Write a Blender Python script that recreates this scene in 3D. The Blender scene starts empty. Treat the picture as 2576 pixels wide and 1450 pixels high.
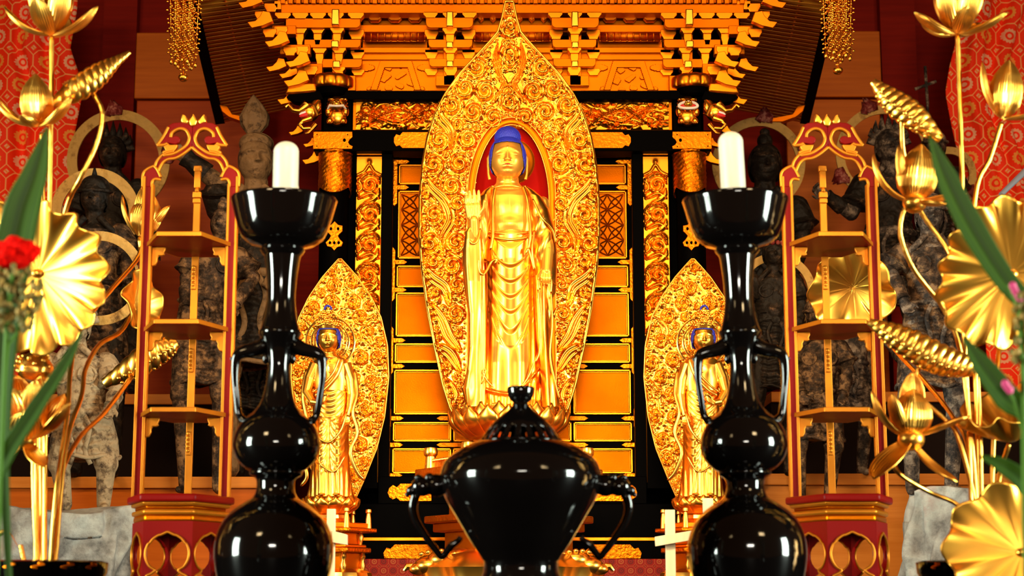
import bpy, math, random
import numpy as np
from math import sin, cos, pi, radians, atan2, hypot, sqrt
from mathutils import Vector, Matrix

# ------------------------------------------------------------------ camera, light, exposure
SC = bpy.context.scene
COL = SC.collection
F, CX, CY = 4400.0, 1288.0, 725.0          # focal length and centre for a 2576 x 1450 frame
PITCH, ZC = radians(10.0), 1.0
CP, SP = cos(PITCH), sin(PITCH)
cam_d = bpy.data.cameras.new('camera')
cam = bpy.data.objects.new('camera', cam_d)
COL.objects.link(cam)
cam.location = (0, 0, ZC)
cam.rotation_euler = (radians(90) + PITCH, 0, 0)
cam_d.sensor_width = 36.0
cam_d.lens = 36.0 * F / 2576.0
cam_d.clip_start, cam_d.clip_end = 0.05, 60
cam_d.dof.use_dof = True
cam_d.dof.focus_distance = 4.15
cam_d.dof.aperture_fstop = 6.3
SC.camera = cam
vs = SC.view_settings
vs.view_transform = 'Standard'
vs.look = 'None'
vs.gamma = 1.0
vs.use_curve_mapping = False
vs.exposure = 0.0

world = bpy.data.worlds.new('temple_air')
SC.world = world
world.use_nodes = True
bg = world.node_tree.nodes['Background']
bg.inputs[0].default_value = (1.0, 0.36, 0.10, 1)
bg.inputs[1].default_value = 0.12

def area(name, loc, target, sx, sy, power, color, spread=180):
    d = bpy.data.lights.new(name, 'AREA')
    d.shape = 'RECTANGLE'
    d.size, d.size_y = sx, sy
    d.energy = power
    d.color = color
    d.spread = radians(spread)
    o = bpy.data.objects.new(name, d)
    COL.objects.link(o)
    o.location = loc
    v = Vector(target) - Vector(loc)
    o.rotation_euler = v.to_track_quat('-Z', 'Y').to_euler()
    return o

# daylight through the hall's side openings and front door, and the warm altar lamps
area('window_light', (-3.3, 1.5, 1.2), (0.85, 2.8, 1.02), 0.7, 2.0, 68, (0.86, 1.0, 0.86), 62)
area('window_light', (3.3, 1.5, 1.2), (-0.85, 2.8, 1.02), 0.7, 2.0, 68, (0.86, 1.0, 0.86), 62)
area('door_light', (0.2, -4.0, 1.85), (0, 4, 1.3), 1.3, 0.26, 17, (1.0, 0.93, 0.78), 60)
area('altar_lamp', (-0.02, 2.15, 1.96), (0.0, 4.08, 1.36), 0.5, 0.16, 9.5, (1.0, 0.80, 0.50), 64)
area('altar_lamp', (-1.0, 1.1, 2.1), (-0.5, 4.1, 1.35), 0.3, 0.2, 2.4, (1.0, 0.70, 0.34), 70)
area('altar_lamp', (1.0, 1.1, 2.1), (0.5, 4.1, 1.35), 0.3, 0.2, 2.4, (1.0, 0.70, 0.34), 70)
area('side_fill', (-1.9, 2.4, 3.0), (-1.45, 5.3, 1.8), 0.5, 0.3, 5.0, (1.0, 0.66, 0.34), 70)  # added warm fill pair, brightens the curtains, planks and guardians at the sides
area('side_fill', (1.9, 2.4, 3.0), (1.45, 5.3, 1.8), 0.5, 0.3, 5.0, (1.0, 0.66, 0.34), 70)
area('overhead_fill', (0.0, 3.05, 2.75), (0, 4.4, 1.7), 1.8, 0.5, 9.5, (1.0, 0.55, 0.21), 120)  # added warm fill from above, lifts the statue's forehead and the bracket gold

# ------------------------------------------------------------------ geometry helpers
def at(px, py, Y):
    u, v = (px - CX) / F, (CY - py) / F
    dy = CP - v * SP
    t = Y / dy
    return Vector((u * t, Y, ZC + (SP + v * CP) * t))

def mpp(px, py, Y):
    """metres per photo pixel at that point"""
    return Y / (CP - (CY - py) / F * SP) / F

class Fr:
    """an upright plane at distance Y: photo pixels -> world, d = pixels towards the viewer"""
    def __init__(self, Y, cx=CX, cy=CY):
        self.Y, self.cx, self.cy = Y, cx, cy
        self.s = mpp(cx, cy, Y)
    def __call__(self, px, py, d=0.0):
        c = at(self.cx, py, self.Y)
        return (c.x + (px - self.cx) * self.s, self.Y - d * self.s, c.z)
    def arr(self, PX, PY, D):
        PX, PY, D = np.broadcast_arrays(np.asarray(PX, float), np.asarray(PY, float), np.asarray(D, float))
        v = (CY - PY) / F
        t = self.Y / (CP - v * SP)
        X = (self.cx - CX) / F * t + (PX - self.cx) * self.s
        return np.stack([X, self.Y - D * self.s, ZC + (SP + v * CP) * t], -1)

ORG = {}
def tag(o, label, cat, group=None, kind=None):
    o['label'] = label
    o['category'] = cat
    if group: o['group'] = group
    if kind: o['kind'] = kind
    return o

def thing(name, label, cat, loc, group=None):
    o = bpy.data.objects.new(name, None)
    COL.objects.link(o)
    o.empty_display_size = 0.05
    o.location = Vector(loc)
    ORG[o.name] = Vector(loc)
    return tag(o, label, cat, group)

class MB:
    def __init__(self):
        self.v, self.f, self.uv = [], [], []
    def add(self, vs, fs, uv=None):
        n = len(self.v)
        self.v.extend([tuple(p) for p in vs])
        self.f.extend([tuple(int(i) + n for i in f) for f in fs])
        if uv is None: uv = [(0.0, 0.0)] * len(vs)
        self.uv.extend(uv)
        return self
    def box(self, x0, x1, y0, y1, z0, z1):
        v = [(x, y, z) for x in (x0, x1) for y in (y0, y1) for z in (z0, z1)]
        f = [(0, 1, 3, 2), (4, 6, 7, 5), (0, 4, 5, 1), (2, 3, 7, 6), (0, 2, 6, 4), (1, 5, 7, 3)]
        return self.add(v, f)
    def pbox(self, fr, x0, y0, x1, y1, d0, d1):
        """box given by photo pixels on plane fr, from depth d0 (back) to d1 (front)"""
        a, b = fr((x0), (y0 + y1) / 2), fr(x1, (y0 + y1) / 2)
        zt, zb = fr((x0 + x1) / 2, y0)[2], fr((x0 + x1) / 2, y1)[2]
        return self.box(a[0], b[0], fr.Y - d1 * fr.s, fr.Y - d0 * fr.s, zb, zt)
    def grid(self, P, uv=None, wrap=False, flip=False):
        """P: (rows, cols, 3) array of points"""
        R, C = P.shape[:2]
        fs = []
        for r in range(R - 1):
            for c in range(C if wrap else C - 1):
                c2 = (c + 1) % C
                q = (r * C + c, r * C + c2, (r + 1) * C + c2, (r + 1) * C + c)
                fs.append(q[::-1] if flip else q)
        return self.add(P.reshape(-1, 3).tolist(), fs, None if uv is None else [tuple(u) for u in uv.reshape(-1, 2).tolist()])
    def tube(self, pts, rad, n=10, cap=True, flat=1.0, uvv=False):
        """tube along points (metres) with a radius per point; parallel transport"""
        pts = [Vector(p) for p in pts]
        if not hasattr(rad, '__len__'): rad = [rad] * len(pts)
        T = []
        for i in range(len(pts)):
            a, b = pts[max(0, i - 1)], pts[min(len(pts) - 1, i + 1)]
            t = (b - a)
            T.append(t.normalized() if t.length > 1e-9 else Vector((0, 0, 1)))
        ref = Vector((0, -1, 0)) if abs(T[0].y) < 0.9 else Vector((1, 0, 0))
        u = (ref - T[0] * ref.dot(T[0])).normalized()
        vs, uvs = [], []
        for i, p in enumerate(pts):
            u = (u - T[i] * u.dot(T[i]))
            u = u.normalized() if u.length > 1e-6 else T[i].orthogonal().normalized()
            w = T[i].cross(u)
            for k in range(n):
                a = 2 * pi * k / n
                vs.append(p + (u * cos(a) * flat + w * sin(a)) * rad[i])
                uvs.append((k / n, i / max(1, len(pts) - 1)))
        fs = []
        for i in range(len(pts) - 1):
            for k in range(n):
                k2 = (k + 1) % n
                fs.append((i * n + k, i * n + k2, (i + 1) * n + k2, (i + 1) * n + k))
        if cap:
            fs.append(tuple(range(n))[::-1])
            fs.append(tuple(range((len(pts) - 1) * n, len(pts) * n)))
        return self.add(vs, fs, uvs)
    def capsule(self, a, b, ra, rb, n=12, m=4):
        a, b = Vector(a), Vector(b)
        t = (b - a)
        L = max(t.length, 1e-6)
        t = t / L
        pts, rs = [], []
        for i in range(m + 1):
            q = pi / 2 * (1 - i / m)
            pts.append(a - t * ra * sin(q)); rs.append(max(ra * cos(q), ra * 0.04))
        for i in range(m + 1):
            q = pi / 2 * i / m
            pts.append(b + t * rb * sin(q)); rs.append(max(rb * cos(q), rb * 0.04))
        return self.tube(pts, rs, n)
    def ball(self, c, rx, ry=None, rz=None, n=16, m=10):
        ry = rx if ry is None else ry
        rz = rx if rz is None else rz
        P = np.zeros((m + 1, n, 3))
        for i in range(m + 1):
            th = pi * i / m
            for k in range(n):
                a = 2 * pi * k / n
                s = max(sin(th), 0.002)
                P[i, k] = (c[0] + rx * s * cos(a), c[1] + ry * s * sin(a), c[2] + rz * cos(th))
        return self.grid(P, wrap=True, flip=True)
    def lathe(self, c, prof, n=48, mod=None, flip=False):
        """prof: list of (radius, z) in metres from top to bottom around vertical axis at c=(x,y); mod(angle)->radius factor"""
        P = np.zeros((len(prof), n, 3))
        for i, (r, z) in enumerate(prof):
            for k in range(n):
                a = 2 * pi * k / n
                q = r * (mod(a, i) if mod else 1)
                P[i, k] = (c[0] + q * cos(a), c[1] + q * sin(a), z)
        return self.grid(P, wrap=True, flip=not flip)
    def prism(self, out, y0, y1):
        """out: list of (x, z) outline; extruded from y0 (front) to y1 (back)"""
        n = len(out)
        A = sum(out[i][0] * out[(i + 1) % n][1] - out[(i + 1) % n][0] * out[i][1] for i in range(n))
        if A < 0: out = out[::-1]
        v = [(x, y0, z) for x, z in out] + [(x, y1, z) for x, z in out]
        f = [tuple(range(n)), tuple(range(2 * n - 1, n - 1, -1))]
        for i in range(n):
            j = (i + 1) % n
            f.append((i, i + n, j + n, j))
        return self.add(v, f)
    def pprism(self, fr, pts, d0, d1):
        out = []
        for x, y in pts:
            p = fr(x, y)
            out.append((p[0], p[2]))
        return self.prism(out, fr.Y - d1 * fr.s, fr.Y - d0 * fr.s)
    def build(self, name, mat, parent=None, angle=40, bevel=0.0, seg=2, subsurf=0, solid=0.0, label=None, remesh=0.0, smooth=0):
        me = bpy.data.meshes.new(name)
        V = np.array(self.v, float).reshape(-1, 3)
        if parent is not None:
            org = ORG[parent.name]
        else:
            org = Vector(((V[:, 0].min() + V[:, 0].max()) / 2, (V[:, 1].min() + V[:, 1].max()) / 2, V[:, 2].min()))
        V = V - np.array(org)
        me.from_pydata(V.tolist(), [], self.f)
        me.polygons.foreach_set('use_smooth', [True] * len(me.polygons))
        ul = me.uv_layers.new(name='UVMap')
        li = np.zeros(len(me.loops), dtype=np.int32)
        me.loops.foreach_get('vertex_index', li)
        ul.data.foreach_set('uv', np.array(self.uv, dtype=np.float32)[li].ravel())
        if angle < 180: me.set_sharp_from_angle(angle=radians(angle))
        me.materials.append(mat)
        me.update()
        o = bpy.data.objects.new(name, me)
        COL.objects.link(o)
        if parent is not None:
            o.parent = parent
        else:
            o.location = org
        ORG[o.name] = Vector(org)
        if solid:
            m = o.modifiers.new('thickness', 'SOLIDIFY'); m.thickness = solid; m.offset = 0
        if remesh:
            m = o.modifiers.new('fuse', 'REMESH'); m.mode = 'VOXEL'; m.voxel_size = remesh; m.use_smooth_shade = True
            if smooth:
                m = o.modifiers.new('soften', 'SMOOTH'); m.factor = 0.5; m.iterations = smooth
        if bevel:
            m = o.modifiers.new('bevel', 'BEVEL'); m.width = bevel; m.segments = seg; m.limit_method = 'ANGLE'; m.angle_limit = radians(35)
        if subsurf:
            m = o.modifiers.new('smooth', 'SUBSURF'); m.levels = m.render_levels = subsurf
        if label: o['label'] = label
        return o

def spline(pts, n=24):
    """Catmull-Rom through points of any dimension"""
    P = [np.array(p, float) for p in pts]
    if len(P) < 3:
        return [tuple(P[0] + (P[-1] - P[0]) * i / n) for i in range(n + 1)]
    P = [2 * P[0] - P[1]] + P + [2 * P[-1] - P[-2]]
    m = len(P) - 3
    out = []
    for i in range(n + 1):
        t = i / n * m
        k = min(int(t), m - 1)
        t -= k
        a, b, c, d = P[k:k + 4]
        out.append(tuple(0.5 * (2 * b + (c - a) * t + (2 * a - 5 * b + 4 * c - d) * t * t + (3 * b - a - 3 * c + d) * t ** 3)))
    return out

def struct(o):
    o['kind'] = 'structure'
    return o

# ------------------------------------------------------------------ materials
MATS = {}
def nodes_of(name):
    m = bpy.data.materials.new(name)
    m.use_nodes = True
    nt = m.node_tree
    b = nt.nodes['Principled BSDF']
    MATS[name] = m
    return m, nt, b, nt.nodes, nt.links

def coords(N, L, kind='Object', scale=(1, 1, 1)):
    tc = N.new('ShaderNodeTexCoord'); mp = N.new('ShaderNodeMapping')
    L.new(tc.outputs[kind], mp.inputs[0]); mp.inputs['Scale'].default_value = scale
    return mp.outputs[0]

def noise(N, L, vec, scale, detail=4, rough=0.5):
    n = N.new('ShaderNodeTexNoise')
    n.inputs['Scale'].default_value = scale; n.inputs['Detail'].default_value = detail; n.inputs['Roughness'].default_value = rough
    if vec is not None: L.new(vec, n.inputs['Vector'])
    return n

def ramp(N, L, src, stops):
    r = N.new('ShaderNodeValToRGB')
    e = r.color_ramp.elements
    while len(e) < len(stops): e.new(0.5)
    for i, (p, c) in enumerate(stops):
        e[i].position = p; e[i].color = (*c, 1) if len(c) == 3 else c
    L.new(src, r.inputs[0])
    return r

def bump(N, L, b, height, strength, dist):
    bm = N.new('ShaderNodeBump')
    bm.inputs['Strength'].default_value = strength; bm.inputs['Distance'].default_value = dist
    L.new(height, bm.inputs['Height']); L.new(bm.outputs[0], b.inputs['Normal'])
    return bm

def mat_gold(name, col, rough, metal=1.0, engr=0.0, engr_scale=300, tone=0.12):
    m, nt, b, N, L = nodes_of(name)
    v = coords(N, L)
    n = noise(N, L, v, 9, 3)
    dark = tuple(c * (1 - 2.2 * tone) for c in col)
    r = ramp(N, L, n.outputs[0], [(0.3, dark), (0.65, col)])
    L.new(r.outputs[0], b.inputs['Base Color'])
    b.inputs['Metallic'].default_value = metal
    b.inputs['Roughness'].default_value = rough
    if engr:
        n2 = noise(N, L, v, engr_scale, 2)
        bump(N, L, b, n2.outputs[0], engr, 0.002)
    return m

GOLD = mat_gold('gold_leaf', (0.98, 0.43, 0.05), 0.30)
GOLDR = mat_gold('gold_relief', (0.98, 0.40, 0.04), 0.26)
GOLDC = mat_gold('gold_carving', (0.80, 0.27, 0.015), 0.34)
GOLDS = mat_gold('gold_satin', (0.62, 0.145, 0.002), 0.44)
GOLDF = mat_gold('gold_fitting', (0.60, 0.142, 0.003), 0.38, engr=0.8, engr_scale=150)
GOLDL = mat_gold('gold_lotus', (0.98, 0.47, 0.07), 0.29)
GOLDO = mat_gold('gold_trim', (0.80, 0.225, 0.007), 0.33)
GOLDT = mat_gold('gold_paint', (0.56, 0.165, 0.004), 0.45, metal=0.75)
GOLDB = mat_gold('gold_skin', (0.95, 0.40, 0.045), 0.36, metal=0.80)
GOLDV = mat_gold('gold_blade', (0.96, 0.44, 0.055), 0.36)
GOLDM = mat_gold('gold_panel', (0.43, 0.086, 0.0006), 0.48, engr=0.15, engr_scale=400)

# gold petal with fine engraved lines running from base to tip (UV u = across)
m, nt, b, N, L = nodes_of('gold_petal')
uv = coords(N, L, 'UV')
wv = N.new('ShaderNodeTexWave'); wv.wave_type = 'BANDS'; wv.bands_direction = 'X'
wv.inputs['Scale'].default_value = 3.4; wv.inputs['Distortion'].default_value = 0.3; wv.inputs['Detail'].default_value = 0
L.new(uv, wv.inputs['Vector'])
bump(N, L, b, wv.outputs[1], 0.55, 0.003)
b.inputs['Base Color'].default_value = (0.98, 0.47, 0.07, 1); b.inputs['Metallic'].default_value = 1; b.inputs['Roughness'].default_value = 0.30
PETAL = m

def mat_plain(name, col, rough=0.5, metal=0.0, coat=0.0, spec=0.5):
    m, nt, b, N, L = nodes_of(name)
    b.inputs['Base Color'].default_value = (*col, 1)
    b.inputs['Roughness'].default_value = rough
    b.inputs['Metallic'].default_value = metal
    b.inputs['Coat Weight'].default_value = coat
    b.inputs['Coat Roughness'].default_value = 0.06
    b.inputs['Specular IOR Level'].default_value = spec
    return m

LACQ = mat_plain('black_lacquer', (0.0006, 0.0004, 0.0004), 0.55, coat=0.0, spec=0.01)
BRONZE = mat_plain('black_bronze', (0.0015, 0.001, 0.0009), 0.08, coat=0.15, spec=0.25)
RED = mat_plain('red_lacquer', (0.15, 0.002, 0.0012), 0.42, coat=0.0, spec=0.08)
REDCLOTH = mat_plain('red_felt', (0.34, 0.004, 0.002), 0.9, spec=0.05)
WHITE = mat_plain('white_paint', (0.75, 0.7, 0.62), 0.5)
MOUTH = mat_plain('red_mouth', (0.6, 0.01, 0.01), 0.5)
BLUE = None
m, nt, b, N, L = nodes_of('blue_hair')
v = coords(N, L)
vo = N.new('ShaderNodeTexVoronoi'); vo.inputs['Scale'].default_value = 420; L.new(v, vo.inputs['Vector'])
n = noise(N, L, v, 14, 3)
r = ramp(N, L, n.outputs[0], [(0.48, (0.004, 0.010, 0.30)), (0.66, (0.004, 0.006, 0.16)), (0.80, (0.05, 0.02, 0.03))])
L.new(r.outputs[0], b.inputs['Base Color']); b.inputs['Roughness'].default_value = 0.6
bump(N, L, b, vo.outputs[0], 0.5, 0.002)
BLUE = m
m, nt, b, N, L = nodes_of('candle_wax')
b.inputs['Base Color'].default_value = (0.33, 0.28, 0.21, 1); b.inputs['Roughness'].default_value = 0.5
b.inputs['Subsurface Weight'].default_value = 0.4; b.inputs['Subsurface Radius'].default_value = (0.02, 0.014, 0.008); b.inputs['Subsurface Scale'].default_value = 0.5
WAX = m

def mat_wood(name, c0, c1, scale=(1.2, 8, 22), rough=0.45):
    m, nt, b, N, L = nodes_of(name)
    v = coords(N, L, 'Object', scale)
    n = noise(N, L, v, 3.0, 6, 0.6)
    r = ramp(N, L, n.outputs[0], [(0.3, c0), (0.7, c1)])
    L.new(r.outputs[0], b.inputs['Base Color'])
    b.inputs['Roughness'].default_value = rough
    b.inputs['Specular IOR Level'].default_value = 0.12
    bump(N, L, b, n.outputs[0], 0.12, 0.003)
    return m
WOOD = mat_wood('brown_wood', (0.46, 0.095, 0.004), (0.60, 0.14, 0.008))
WOODP = mat_wood('pine_step', (0.55, 0.17, 0.018), (0.68, 0.25, 0.04))
WOODRED = mat_wood('red_stained_wood', (0.20, 0.006, 0.002), (0.28, 0.010, 0.003), rough=0.7)
TIMBER = mat_wood('white_timber', (0.62, 0.44, 0.24), (0.74, 0.56, 0.34), scale=(16, 16, 1.4))
DARK = mat_plain('dark_wood', (0.008, 0.003, 0.002), 0.7, spec=0.08)
RAFT = mat_gold('gold_rafter', (0.80, 0.26, 0.012), 0.5, metal=0.45)
WOODM = mat_wood('reddish_wood', (0.34, 0.040, 0.003), (0.46, 0.065, 0.004))

# old painted wood of the guardian figures: pale gesso flaking off dark wood
def mat_flaked(name, pale, dark, mid, cover, scale=26):
    m, nt, b, N, L = nodes_of(name)
    v = coords(N, L)
    n = noise(N, L, v, scale, 9, 0.72)
    lo = cover
    r = ramp(N, L, n.outputs[0], [(lo - 0.09, dark), (lo, mid), (lo + 0.06, pale), (min(0.99, lo + 0.3), tuple(c * 0.75 for c in pale))])
    L.new(r.outputs[0], b.inputs['Base Color'])
    b.inputs['Roughness'].default_value = 0.62
    b.inputs['Specular IOR Level'].default_value = 0.2
    n2 = noise(N, L, v, 60, 5, 0.6)
    wv = N.new('ShaderNodeTexWave'); wv.inputs['Scale'].default_value = 9; wv.inputs['Distortion'].default_value = 9; wv.inputs['Detail'].default_value = 3; wv.inputs['Detail Scale'].default_value = 1.6
    wv.bands_direction = 'DIAGONAL'; L.new(v, wv.inputs['Vector'])
    a0 = N.new('ShaderNodeMath'); a0.operation = 'MULTIPLY_ADD'; a0.inputs[1].default_value = 1.1
    L.new(wv.outputs[1], a0.inputs[0]); L.new(n2.outputs[0], a0.inputs[2])
    ad = N.new('ShaderNodeMath'); ad.operation = 'ADD'
    L.new(a0.outputs[0], ad.inputs[0]); L.new(r.outputs[0], ad.inputs[1])
    bump(N, L, b, ad.outputs[0], 0.7, 0.0045)
    return m
OLD_DARK = mat_flaked('flaked_dark', (0.13, 0.07, 0.035), (0.009, 0.006, 0.004), (0.032, 0.019, 0.012), 0.60, 30)
OLD_MID = mat_flaked('flaked_mid', (0.22, 0.125, 0.06), (0.016, 0.010, 0.007), (0.075, 0.042, 0.024), 0.52, 30)
OLD_PALE = mat_flaked('flaked_pale', (0.36, 0.25, 0.14), (0.03, 0.02, 0.016), (0.19, 0.12, 0.065), 0.44, 28)
OLD_GREY = mat_flaked('flaked_grey', (0.23, 0.175, 0.13), (0.017, 0.013, 0.012), (0.085, 0.06, 0.045), 0.52, 30)
OLD_TAN = mat_flaked('flaked_tan', (0.22, 0.13, 0.06), (0.025, 0.016, 0.010), (0.12, 0.07, 0.034), 0.42, 26)
OLD_RED = mat_flaked('flaked_red', (0.42, 0.16, 0.12), (0.10, 0.006, 0.006), (0.22, 0.03, 0.025), 0.52, 40)
OLD_GOLD = mat_flaked('flaked_gold', (0.55, 0.33, 0.09), (0.12, 0.06, 0.015), (0.36, 0.20, 0.055), 0.40, 14)
m, nt, b, N, L = nodes_of('painted_rock')
v = coords(N, L)
n = noise(N, L, v, 9, 8, 0.65)
r = ramp(N, L, n.outputs[0], [(0.34, (0.035, 0.028, 0.026)), (0.45, (0.22, 0.20, 0.18)), (0.58, (0.42, 0.41, 0.37)), (0.7, (0.36, 0.24, 0.21))])
L.new(r.outputs[0], b.inputs['Base Color']); b.inputs['Roughness'].default_value = 0.7
bump(N, L, b, n.outputs[0], 0.8, 0.012)
ROCK = m

# brocade: octagon and square lattice with flower roundels, from UV (one unit = one octagon)
def mat_brocade(name, ground, line, flower, bright):
    m, nt, b, N, L = nodes_of(name)
    tc = N.new('ShaderNodeTexCoord'); sp = N.new('ShaderNodeSeparateXYZ')
    L.new(tc.outputs['UV'], sp.inputs[0])
    def M(op, a, c=None):
        q = N.new('ShaderNodeMath'); q.operation = op
        for i, s in enumerate((a, c)):
            if s is None: continue
            if isinstance(s, (int, float)): q.inputs[i].default_value = s
            else: L.new(s, q.inputs[i])
        return q.outputs[0]
    def cell(s): return M('ABSOLUTE', M('SUBTRACT', M('FRACT', s), 0.5))
    U, V = cell(sp.outputs[0]), cell(sp.outputs[1])
    mx = M('MAXIMUM', U, V)
    dg = M('MULTIPLY', M('ADD', U, V), 0.7071)
    # octagon edge: side lines at mx=.5 only where dg is inside, diagonal lines at dg=.5
    side = M('MULTIPLY', M('GREATER_THAN', mx, 0.475), M('LESS_THAN', dg, 0.5))
    diag = M('LESS_THAN', M('ABSOLUTE', M('SUBTRACT', dg, 0.5)), 0.018)
    lin = M('MAXIMUM', side, diag)
    r2 = M('SQRT', M('ADD', M('MULTIPLY', U, U), M('MULTIPLY', V, V)))
    ang = M('ARCTAN2', M('SUBTRACT', M('FRACT', sp.outputs[1]), 0.5), M('SUBTRACT', M('FRACT', sp.outputs[0]), 0.5))
    sc = M('MULTIPLY', M('ABSOLUTE', M('SINE', M('MULTIPLY', ang, 7))), 0.05)
    rim = M('MULTIPLY', M('GREATER_THAN', r2, 0.17), M('LESS_THAN', r2, M('ADD', sc, 0.255)))
    core = M('LESS_THAN', r2, 0.085)
    # the small square cell's flower
    sq = M('SUBTRACT', 0.7071, dg)
    sqf = M('LESS_THAN', M('ABSOLUTE', M('SUBTRACT', sq, 0.05)), 0.03)
    flo = M('MAXIMUM', M('MAXIMUM', rim, core), sqf)
    # alternate flowers lighter
    ck = M('FRACT', M('MULTIPLY', M('ADD', M('FLOOR', sp.outputs[0]), M('FLOOR', sp.outputs[1])), 0.5))
    mixf = N.new('ShaderNodeMixRGB'); L.new(M('GREATER_THAN', ck, 0.25), mixf.inputs[0])
    mixf.inputs[1].default_value = (*flower, 1); mixf.inputs[2].default_value = (*bright, 1)
    a = N.new('ShaderNodeMixRGB'); L.new(lin, a.inputs[0]); a.inputs[1].default_value = (*ground, 1); a.inputs[2].default_value = (*line, 1)
    c = N.new('ShaderNodeMixRGB'); L.new(flo, c.inputs[0]); L.new(a.outputs[0], c.inputs[1]); L.new(mixf.outputs[0], c.inputs[2])
    L.new(c.outputs[0], b.inputs['Base Color'])
    b.inputs['Roughness'].default_value = 0.6
    b.inputs['Specular IOR Level'].default_value = 0.12
    return m
BROC = mat_brocade('red_brocade', (0.92, 0.035, 0.006), (0.92, 0.36, 0.12), (0.85, 0.30, 0.05), (0.85, 0.40, 0.24))
BROCD = mat_brocade('dark_red_brocade', (0.20, 0.006, 0.003), (0.30, 0.05, 0.012), (0.10, 0.008, 0.005), (0.28, 0.06, 0.015))
LEAF = None
m, nt, b, N, L = nodes_of('green_blade')
uv = coords(N, L, 'UV', (26, 1, 1))
n = noise(N, L, uv, 1.0, 3)
r = ramp(N, L, n.outputs[0], [(0.3, (0.008, 0.030, 0.0005)), (0.7, (0.035, 0.085, 0.001))])
b.inputs['Specular IOR Level'].default_value = 0.15
L.new(r.outputs[0], b.inputs['Base Color']); b.inputs['Roughness'].default_value = 0.45
LEAF = m
STEMG = mat_plain('green_stem', (0.05, 0.12, 0.01), 0.6, spec=0.15)
m, nt, b, N, L = nodes_of('cockscomb_red')
v = coords(N, L)
n = noise(N, L, v, 220, 4)
b.inputs['Base Color'].default_value = (0.62, 0.003, 0.001, 1); b.inputs['Roughness'].default_value = 0.85; b.inputs['Specular IOR Level'].default_value = 0.03
bump(N, L, b, n.outputs[0], 1.0, 0.006)
COMB = m
SEED = mat_flaked('seed_head', (0.30, 0.18, 0.04), (0.05, 0.06, 0.01), (0.16, 0.11, 0.02), 0.5, 60)
PINK = mat_plain('magenta_petal', (0.45, 0.02, 0.12), 0.6)
GREYM = mat_plain('grey_paint', (0.18, 0.17, 0.19), 0.5)
# ------------------------------------------------------------------ room
def slab(name, x0, x1, y0, y1, z0, z1, mat):
    return struct(MB().box(x0, x1, y0, y1, z0, z1).build(name, mat))
slab('floor', -4.5, 4.5, 0.2, 6.2, -0.1, 0.0, WOOD)
slab('wall_back', -4.5, 4.5, 5.9, 6.0, 0.0, 3.4, WOODRED)
slab('ceiling', -4.5, 4.5, 2.6, 6.2, 3.3, 3.4, DARK)
fr = Fr(5.74)
for i, (x0, y0, x1, y1, d) in enumerate([(320, 84, 640, 249, 6), (326, 253, 640, 1010, 0), (1990, 80, 2236, 245, 6), (1990, 250, 2230, 1010, 0)]):
    struct(MB().pbox(fr, x0, y0, x1, y1, -20, d).build('trim_%d' % (i + 1), (WOOD, WOODM, WOOD, WOOD)[i], bevel=0.003))
fr = Fr(5.85)
struct(MB().pbox(fr, 232, -120, 318, 1300, -40, 0).pbox(fr, 2240, -120, 2330, 1300, -40, 0).build('trim_5', WOODRED))
# stepped wooden dais behind the guardians
def dais(i, px0, px1, py, Y, Yb, mat, face=90):
    z = at(0, py, Y).z
    xa, xb = at(px0, py, Y).x, at(px1, py, Y).x
    struct(MB().box(xa, xb, Y, Yb, z - 0.03, z).build('trim_%d' % i, WOODP, bevel=0.002))
    struct(MB().box(xa, xb, Y + 0.012, Yb, 0.0, z - 0.03).build('trim_%d' % (i + 1), mat))
dais(6, -260, 660, 1200, 4.62, 5.1, WOOD)
dais(8, 1915, 2840, 1192, 4.62, 5.1, WOODP)
dais(10, -260, 640, 992, 5.1, 5.9, DARK)
dais(12, 1940, 2840, 986, 5.1, 5.9, DARK)
# the long altar table all the vessels stand on (its top lies under the frame)
ZT = ZC - 0.10
alt = thing('altar_table', 'long low black lacquered altar table that carries the vessels and pedestals', 'table', (0, 3.0, 0))
MB().box(-2.2, 2.2, 1.70, 4.30, ZT - 0.05, ZT).build('tabletop', LACQ, alt, bevel=0.004)
for sx in (-2.1, 2.1):
    for sy in (1.8, 4.2):
        MB().box(sx - 0.05, sx + 0.05, sy - 0.05, sy + 0.05, 0, ZT - 0.05).build('leg', LACQ, alt)

# brocade curtains
def curtain(label, x0, x1, edge, Y, y0=-70, y1=1330, ph=0.0, side=1):
    fr = Fr(Y)
    ny, nx = 90, 60
    PY = np.linspace(y0, y1, ny)[:, None] * np.ones((1, nx))
    S = np.linspace(0, 1, nx)[None, :]
    E = np.interp(np.linspace(y0, y1, ny), [e[1] for e in edge], [e[0] for e in edge])[:, None]
    PX = (x0 + (E - x0) * S) if side > 0 else (E + (x1 - E) * S)
    D = 9 * np.sin(PX / 19.0 + PY / 170.0 + ph) + 6 * np.sin(PX / 43.0 - PY / 260.0)
    fold = 16 * np.exp(-((PX - (E - side * 52) + (PY - 200) * 0.10 * side) / 9.0) ** 2)
    st = sum(14 * np.tanh((PX - E + side * o + (PY - 200) * k * side) / 3.0) * (1 if j % 2 else -1) for j, (o, k) in enumerate(((88, .16), (120, .02), (150, .0))))
    P = fr.arr(PX, PY, D + fold + st)
    uv = np.stack([PX / 62.0 + 0.06 * np.sin(PY / 90.0), -PY / 62.0 + 0 * PX], -1)
    o = MB().grid(P, uv, flip=True).build('brocade_curtain', BROC, angle=180, solid=0.004)
    tag(o, label, 'curtain', 'red brocade curtains')
curtain('red brocade curtain with gold flower octagons at the left edge of the photo', -220, 0, [(160, -70), (160, 20), (148, 120), (182, 215), (166, 330), (172, 450), (150, 560), (60, 700), (45, 1330)], 5.36)
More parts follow.
